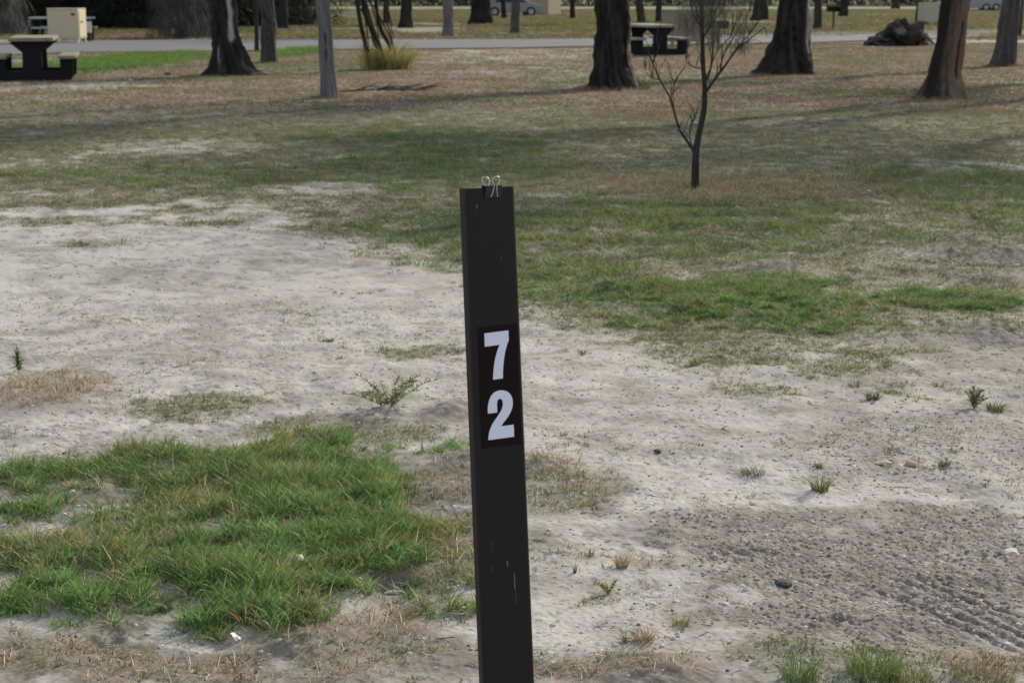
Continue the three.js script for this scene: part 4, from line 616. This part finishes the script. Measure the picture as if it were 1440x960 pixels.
  const digit = (parent, sh, px0, px1, y0, y1, py, skew) => { const hh = (y1 - y0) * perPx, ge = new THREE.ExtrudeGeometry(sh, { depth: 0.0006, bevelEnabled: false, curveSegments: 10 }); ge.computeBoundingBox(); const b = ge.boundingBox, w = (px1 - px0) * perPx / 0.93, cx = ((px0 + px1) / 2 - lerp(691, 717, (py - 263.5) / 696.5)) * perPx / 0.93, p = ge.attributes.position; for (let i = 0; i < p.count; i++) { const x = ((p.getX(i) - b.min.x) / (b.max.x - b.min.x) - 0.5) * w, y = p.getY(i) * hh + x * skew; p.setXYZ(i, x + cx, p.getZ(i) + 0.0016, along(y1) + y); } return part(parent, 'digit', bend(ge), digitMat); };
  const p7 = plate(459, 543, 0.0015, 0.001), p2 = plate(544, 627, 0.0015, 0);
  digit(p7, seven, 681, 716, 467, 532.5, 500, 0.03).userData.label = 'white figure 7'; digit(p2, two, 684.5, 721.5, 549.5, 616, 583, 0.015).userData.label = 'white figure 2';
  // binder clip gripping the top edge
  const C = thing('binder_clip', 'black binder clip with silver wire handles on the numbered post', 'clip'); C.position.copy(base);
  const sheet = new THREE.Shape(); [[0.0012, -0.017], [0.0062, 0.0035], [-0.0105, 0.0035], [-0.0057, -0.017], [-0.0052, -0.017], [-0.0095, 0.0028], [0.0052, 0.0028], [0.0006, -0.017]].forEach(([n, y], i) => i ? sheet.lineTo(n, y) : sheet.moveTo(n, y)); sheet.closePath();
  const cg = new THREE.ExtrudeGeometry(sheet, { depth: 0.033, bevelEnabled: false }); { const p = cg.attributes.position; for (let i = 0; i < p.count; i++) { const n = p.getX(i), y = p.getY(i), x = p.getZ(i) - 0.0165; p.setXYZ(i, x + 0.002, n, len + y); } }
  part(C, 'clip_body', bend(cg), mat([0.008, 0.008, 0.0085], 0.45));
  const wire = mat([0.62, 0.59, 0.5], 0.3, { metalness: 1 });
  const handle = (n0, n1, dx, lx) => { const pts = [[-0.0075, -0.0165], [-0.0035, -0.002], [-0.0038, 0.006], [-0.0085, 0.012], [-0.0065, 0.0195], [0, 0.022], [0.0065, 0.0195], [0.0085, 0.012], [0.0038, 0.006], [0.0035, -0.002], [0.0075, -0.0165]].map(([x, y]) => [x * 0.88, y > 0 ? y * 0.86 : y]).map(([x, y]) => frame(len + y, x + dx + lx * (y + 0.0165), lerp(n0, n1, (y + 0.0165) / 0.038), new THREE.Vector3())); return part(C, 'wire_handle', new THREE.TubeGeometry(new THREE.CatmullRomCurve3(pts), 70, 0.0007, 8), wire); };
  handle(0.0022, 0.010, 0.004, 0.05); handle(-0.0072, -0.018, 0.001, -0.1);
}

// ---------------------------------------------------------------- weeds, stones and scraps on the sand
const greenBlade = (c, t = 0.35) => new THREE.MeshPhysicalMaterial({ color: col(...c), vertexColors: true, roughness: 0.8, transmission: t, thickness: 0, specularIntensity: 0.4 });
function tuftThing(label, px, py, n, hpx, wpx, tone, lean = 0.8, name = 'grass_tuft', group = null, seed = 0) {
  const g = ground(px, py), s = metres(px, py), m = new THREE.Mesh(tuftGeometry(300 + px + seed, n, hpx * s, wpx * s * 0.3, Math.max(0.0025, 1.3 * s), lean, 4), greenBlade(tone));
  m.name = numbered(name); m.position.set(g.x, groundY(g.x, -g.d) - 0.004, -g.d); scene.add(m); return tag(m, label, name === 'grass_tuft' ? 'grass tuft' : 'weed', group);
}
function leafyWeed(label, px, py, hpx, wpx, stems, tone, upright, name = 'leafy_weed') {
  const g = ground(px, py), s = metres(px, py), T = thing(name, label, 'weed'), r = rngOf(px * 3 + py), lg = [], sg = []; T.position.set(g.x, groundY(g.x, -g.d) - 0.003, -g.d);
  for (let i = 0; i < stems; i++) {
    const a = r() * 6.283, out = wpx * s * 0.5 * (0.4 + 0.7 * r()) * (1 - upright), hh = hpx * s * (0.5 + 0.5 * r()), q = [0, 0.4, 0.75, 1].map((t) => new THREE.Vector3(Math.cos(a) * out * t, hh * (upright > 0.5 ? t : Math.sin(t * 1.5)), Math.sin(a) * out * t * 0.8)), cv = new THREE.CatmullRomCurve3(q);
    sg.push(new THREE.TubeGeometry(cv, 8, 0.0013, 4));
    for (let k = 0; k < 13; k++) { const t = 0.15 + 0.85 * k / 12, p = cv.getPoint(t), l = hpx * s * (0.12 + 0.13 * r()) * (1.15 - 0.5 * t) + 0.003; const ge = tuftGeometry(Math.floor(r() * 9999), 3, l, 0.001, l * 0.26, 1.6, 2); ge.rotateX((r() - 0.5) * 1.8); ge.rotateZ((r() - 0.5) * 1.8); ge.translate(p.x, p.y, p.z); lg.push(ge); }
  }
  part(T, 'stems', mergeGeometries(sg), mat(tone.map((c) => c * 0.9), 0.9)); part(T, 'leaves', mergeGeometries(lg), greenBlade(tone)); return T;
}
const LG = [0.16, 0.26, 0.08], OG = [0.23, 0.27, 0.1], GG = [0.19, 0.23, 0.13], YG = [0.32, 0.33, 0.1], ST = [0.44, 0.35, 0.22];
leafyWeed('feathery green weed sprawling behind the soil mounds', 548, 576, 44, 130, 16, [0.3, 0.36, 0.19], 0.0);
leafyWeed('upright spindly weed rising from dry grass', 25, 517, 38, 22, 6, [0.2, 0.25, 0.11], 0.75);
leafyWeed('round grey green weed beside a bright tuft', 1370, 577, 30, 40, 14, [0.22, 0.27, 0.14], 0.15);
tuftThing('bright grass tuft beside the round grey green weed', 1402, 578, 110, 17, 40, OG, 0.9);
tuftThing('bushy light green tuft alone on the gravelly sand', 1154, 690, 120, 28, 38, OG, 0.85);
tuftThing('flat olive grass tuft with two dry seed stalks', 1060, 667, 90, 15, 55, [0.16, 0.18, 0.07], 1.1);
tuftThing('small dark tuft above the flat ochre pebble', 1228, 565, 60, 18, 30, [0.12, 0.13, 0.08], 1.0);
tuftThing('small rounded tuft beside the orange stone', 1328, 655, 60, 14, 26, LG, 0.9);
tuftThing('tiny green tuft behind the bushy light green tuft', 1150, 658, 40, 10, 18, LG, 0.9);
tuftThing('low yellow green tuft near the dried tuft', 957, 880, 70, 20, 38, YG, 1.0);
tuftThing('dried brown tuft with a green shoot', 905, 905, 120, 26, 48, ST, 1.0);
tuftThing('green shoot growing from the dried brown tuft', 880, 906, 30, 24, 16, OG, 0.8);
leafyWeed('small yellow flowering weed right of the post', 856, 832, 20, 34, 8, YG, 0.2);
tuftThing('little upright green shoot on bare sand', 808, 806, 12, 20, 8, [0.11, 0.15, 0.08], 0.5);
tuftThing('brown dried tuft beside the trailing runner', 875, 798, 90, 28, 26, ST, 0.8);
tuftThing('tiny tuft on the bright sand among the footprints', 461, 476, 50, 9, 26, [0.2, 0.2, 0.1], 1.1);
tuftThing('sparse tuft with a curved straw at the meadow edge', 978, 517, 70, 11, 26, OG, 1.0);
tuftThing('thick dark green tuft at the gravel edge', 1125, 962, 170, 40, 80, [0.16, 0.26, 0.08], 0.75);
tuftThing('broad green tuft sprouting from the gravel edge', 1228, 957, 260, 46, 120, [0.18, 0.28, 0.08], 0.8);
tuftThing('yellowing spiky tuft beside the broad green tuft', 1280, 965, 130, 36, 90, [0.27, 0.28, 0.1], 0.7);
tuftThing('ochre dried tuft at the gravel edge', 1385, 964, 200, 30, 140, [0.3, 0.28, 0.14], 0.8);
[[480, 500], [705, 495], [545, 490], [1060, 560], [1320, 545], [1200, 548], [1170, 620], [1255, 640], [820, 500], [905, 520], [690, 485], [640, 497]].forEach(([px, py], i) => tuftThing('thin scrap of green grass on open sand', px, py, 30, 7 + (i % 3) * 3, 24 + (i % 4) * 6, i % 2 ? [0.16, 0.17, 0.08] : OG, 1.1, 'grass_tuft', 'scraps of grass on the sand'));
function stone(label, px, py, wpx, flat, tone, name = 'stone', seed = 1, group = null) { const g = ground(px, py), s = metres(px, py), ge = pebble(seed + 20, flat); const m = new THREE.Mesh(ge, mat(tone, 0.9)); m.scale.setScalar(wpx * s * 0.45); m.rotation.y = seed; m.name = numbered(name); m.position.set(g.x, groundY(g.x, -g.d) + wpx * s * 0.12 * flat, -g.d); scene.add(m); return tag(m, label, 'stone', group); }
stone('dark flat stone lying on the gravel', 1102, 822, 34, 0.35, [0.035, 0.035, 0.035], 'stone', 1);
stone('orange stone on the gravelly sand', 1282, 657, 20, 0.5, [0.42, 0.27, 0.18], 'stone', 2);
stone('flat ochre pebble beside the orange stone', 1245, 654, 24, 0.3, [0.36, 0.31, 0.2], 'stone', 3);
stone('pale stone half sunk in gravel above the tyre print', 1420, 780, 30, 0.4, [0.4, 0.38, 0.35], 'stone', 4);
stone('black pebble on the bright sand', 925, 637, 14, 0.5, [0.05, 0.045, 0.04], 'stone', 5);
stone('brown stone on the bare ground by the flared gum', 236, 106, 12, 0.7, [0.05, 0.045, 0.04], 'stone', 6);
stone('white stone on the bare ground by the concrete table', 183, 113, 6, 0.7, [0.6, 0.6, 0.58], 'stone', 7);
stone('pale stone lying on the mown grass right of the sapling', 1222, 271, 7, 0.7, [0.55, 0.55, 0.48], 'stone', 8);
stone('small stone in front of the uprooted stump', 1228, 67, 6, 0.7, [0.5, 0.49, 0.46], 'stone', 9);
function scrap(label, px, py, wpx, hpx, lift, seed) { const g = ground(px, py), s = metres(px, py), ge = new THREE.PlaneGeometry(wpx * s, hpx * s * 2.2, 8, 6), p = ge.attributes.position; for (let i = 0; i < p.count; i++) p.setZ(i, 0.007 * noise(p.getX(i) * 60 + seed, p.getY(i) * 60)); const back = ge.clone().translate(0, 0, -0.0008); const all = mergeGeometries([ge, back]); all.rotateX(-1.1); all.rotateY(seed); all.computeVertexNormals(); const m = new THREE.Mesh(all, mat([0.72, 0.7, 0.66], 0.8)); m.name = numbered('paper_scrap'); m.position.set(g.x, groundY(g.x, -g.d) + lift, -g.d); scene.add(m); tag(m, label, 'litter'); }
scrap('crumpled white scrap lying in the lush grass', 422, 799, 10, 5, 0.025, 0.3); scrap('white torn scrap at the lower edge of the grass', 331, 900, 9, 7, 0.01, 0.8);
{ const g = ground(551, 826), m = new THREE.Mesh(limb([[-0.02, 0.012, 0.012, 0.0045], [0, 0.014, 0, 0.005], [0.024, 0.01, -0.012, 0.003]], 8, 10, { colour: [0.42, 0.4, 0.36], colour2: [0.55, 0.52, 0.48] }), barkMat); m.name = numbered('stick'); m.position.set(g.x, groundY(g.x, -g.d), -g.d); scene.add(m); tag(m, 'short pale stick in the small dark hole', 'stick'); }
{ const g = ground(778, 928), m = new THREE.Mesh(limb([[-0.035, 0.006, 0.03, 0.0016], [0, 0.008, 0, 0.0018], [0.03, 0.01, -0.04, 0.0012]], 6, 12, { colour: [0.42, 0.38, 0.3], colour2: [0.5, 0.46, 0.38] }), barkMat); m.name = numbered('stick'); m.position.set(g.x, groundY(g.x, -g.d), -g.d); scene.add(m); tag(m, 'pale straw stalk on the sand right of the post', 'stick'); }

scene.traverse((o) => { if (o.isMesh) { o.castShadow = true; o.receiveShadow = true; } });
renderer.render(scene, camera);
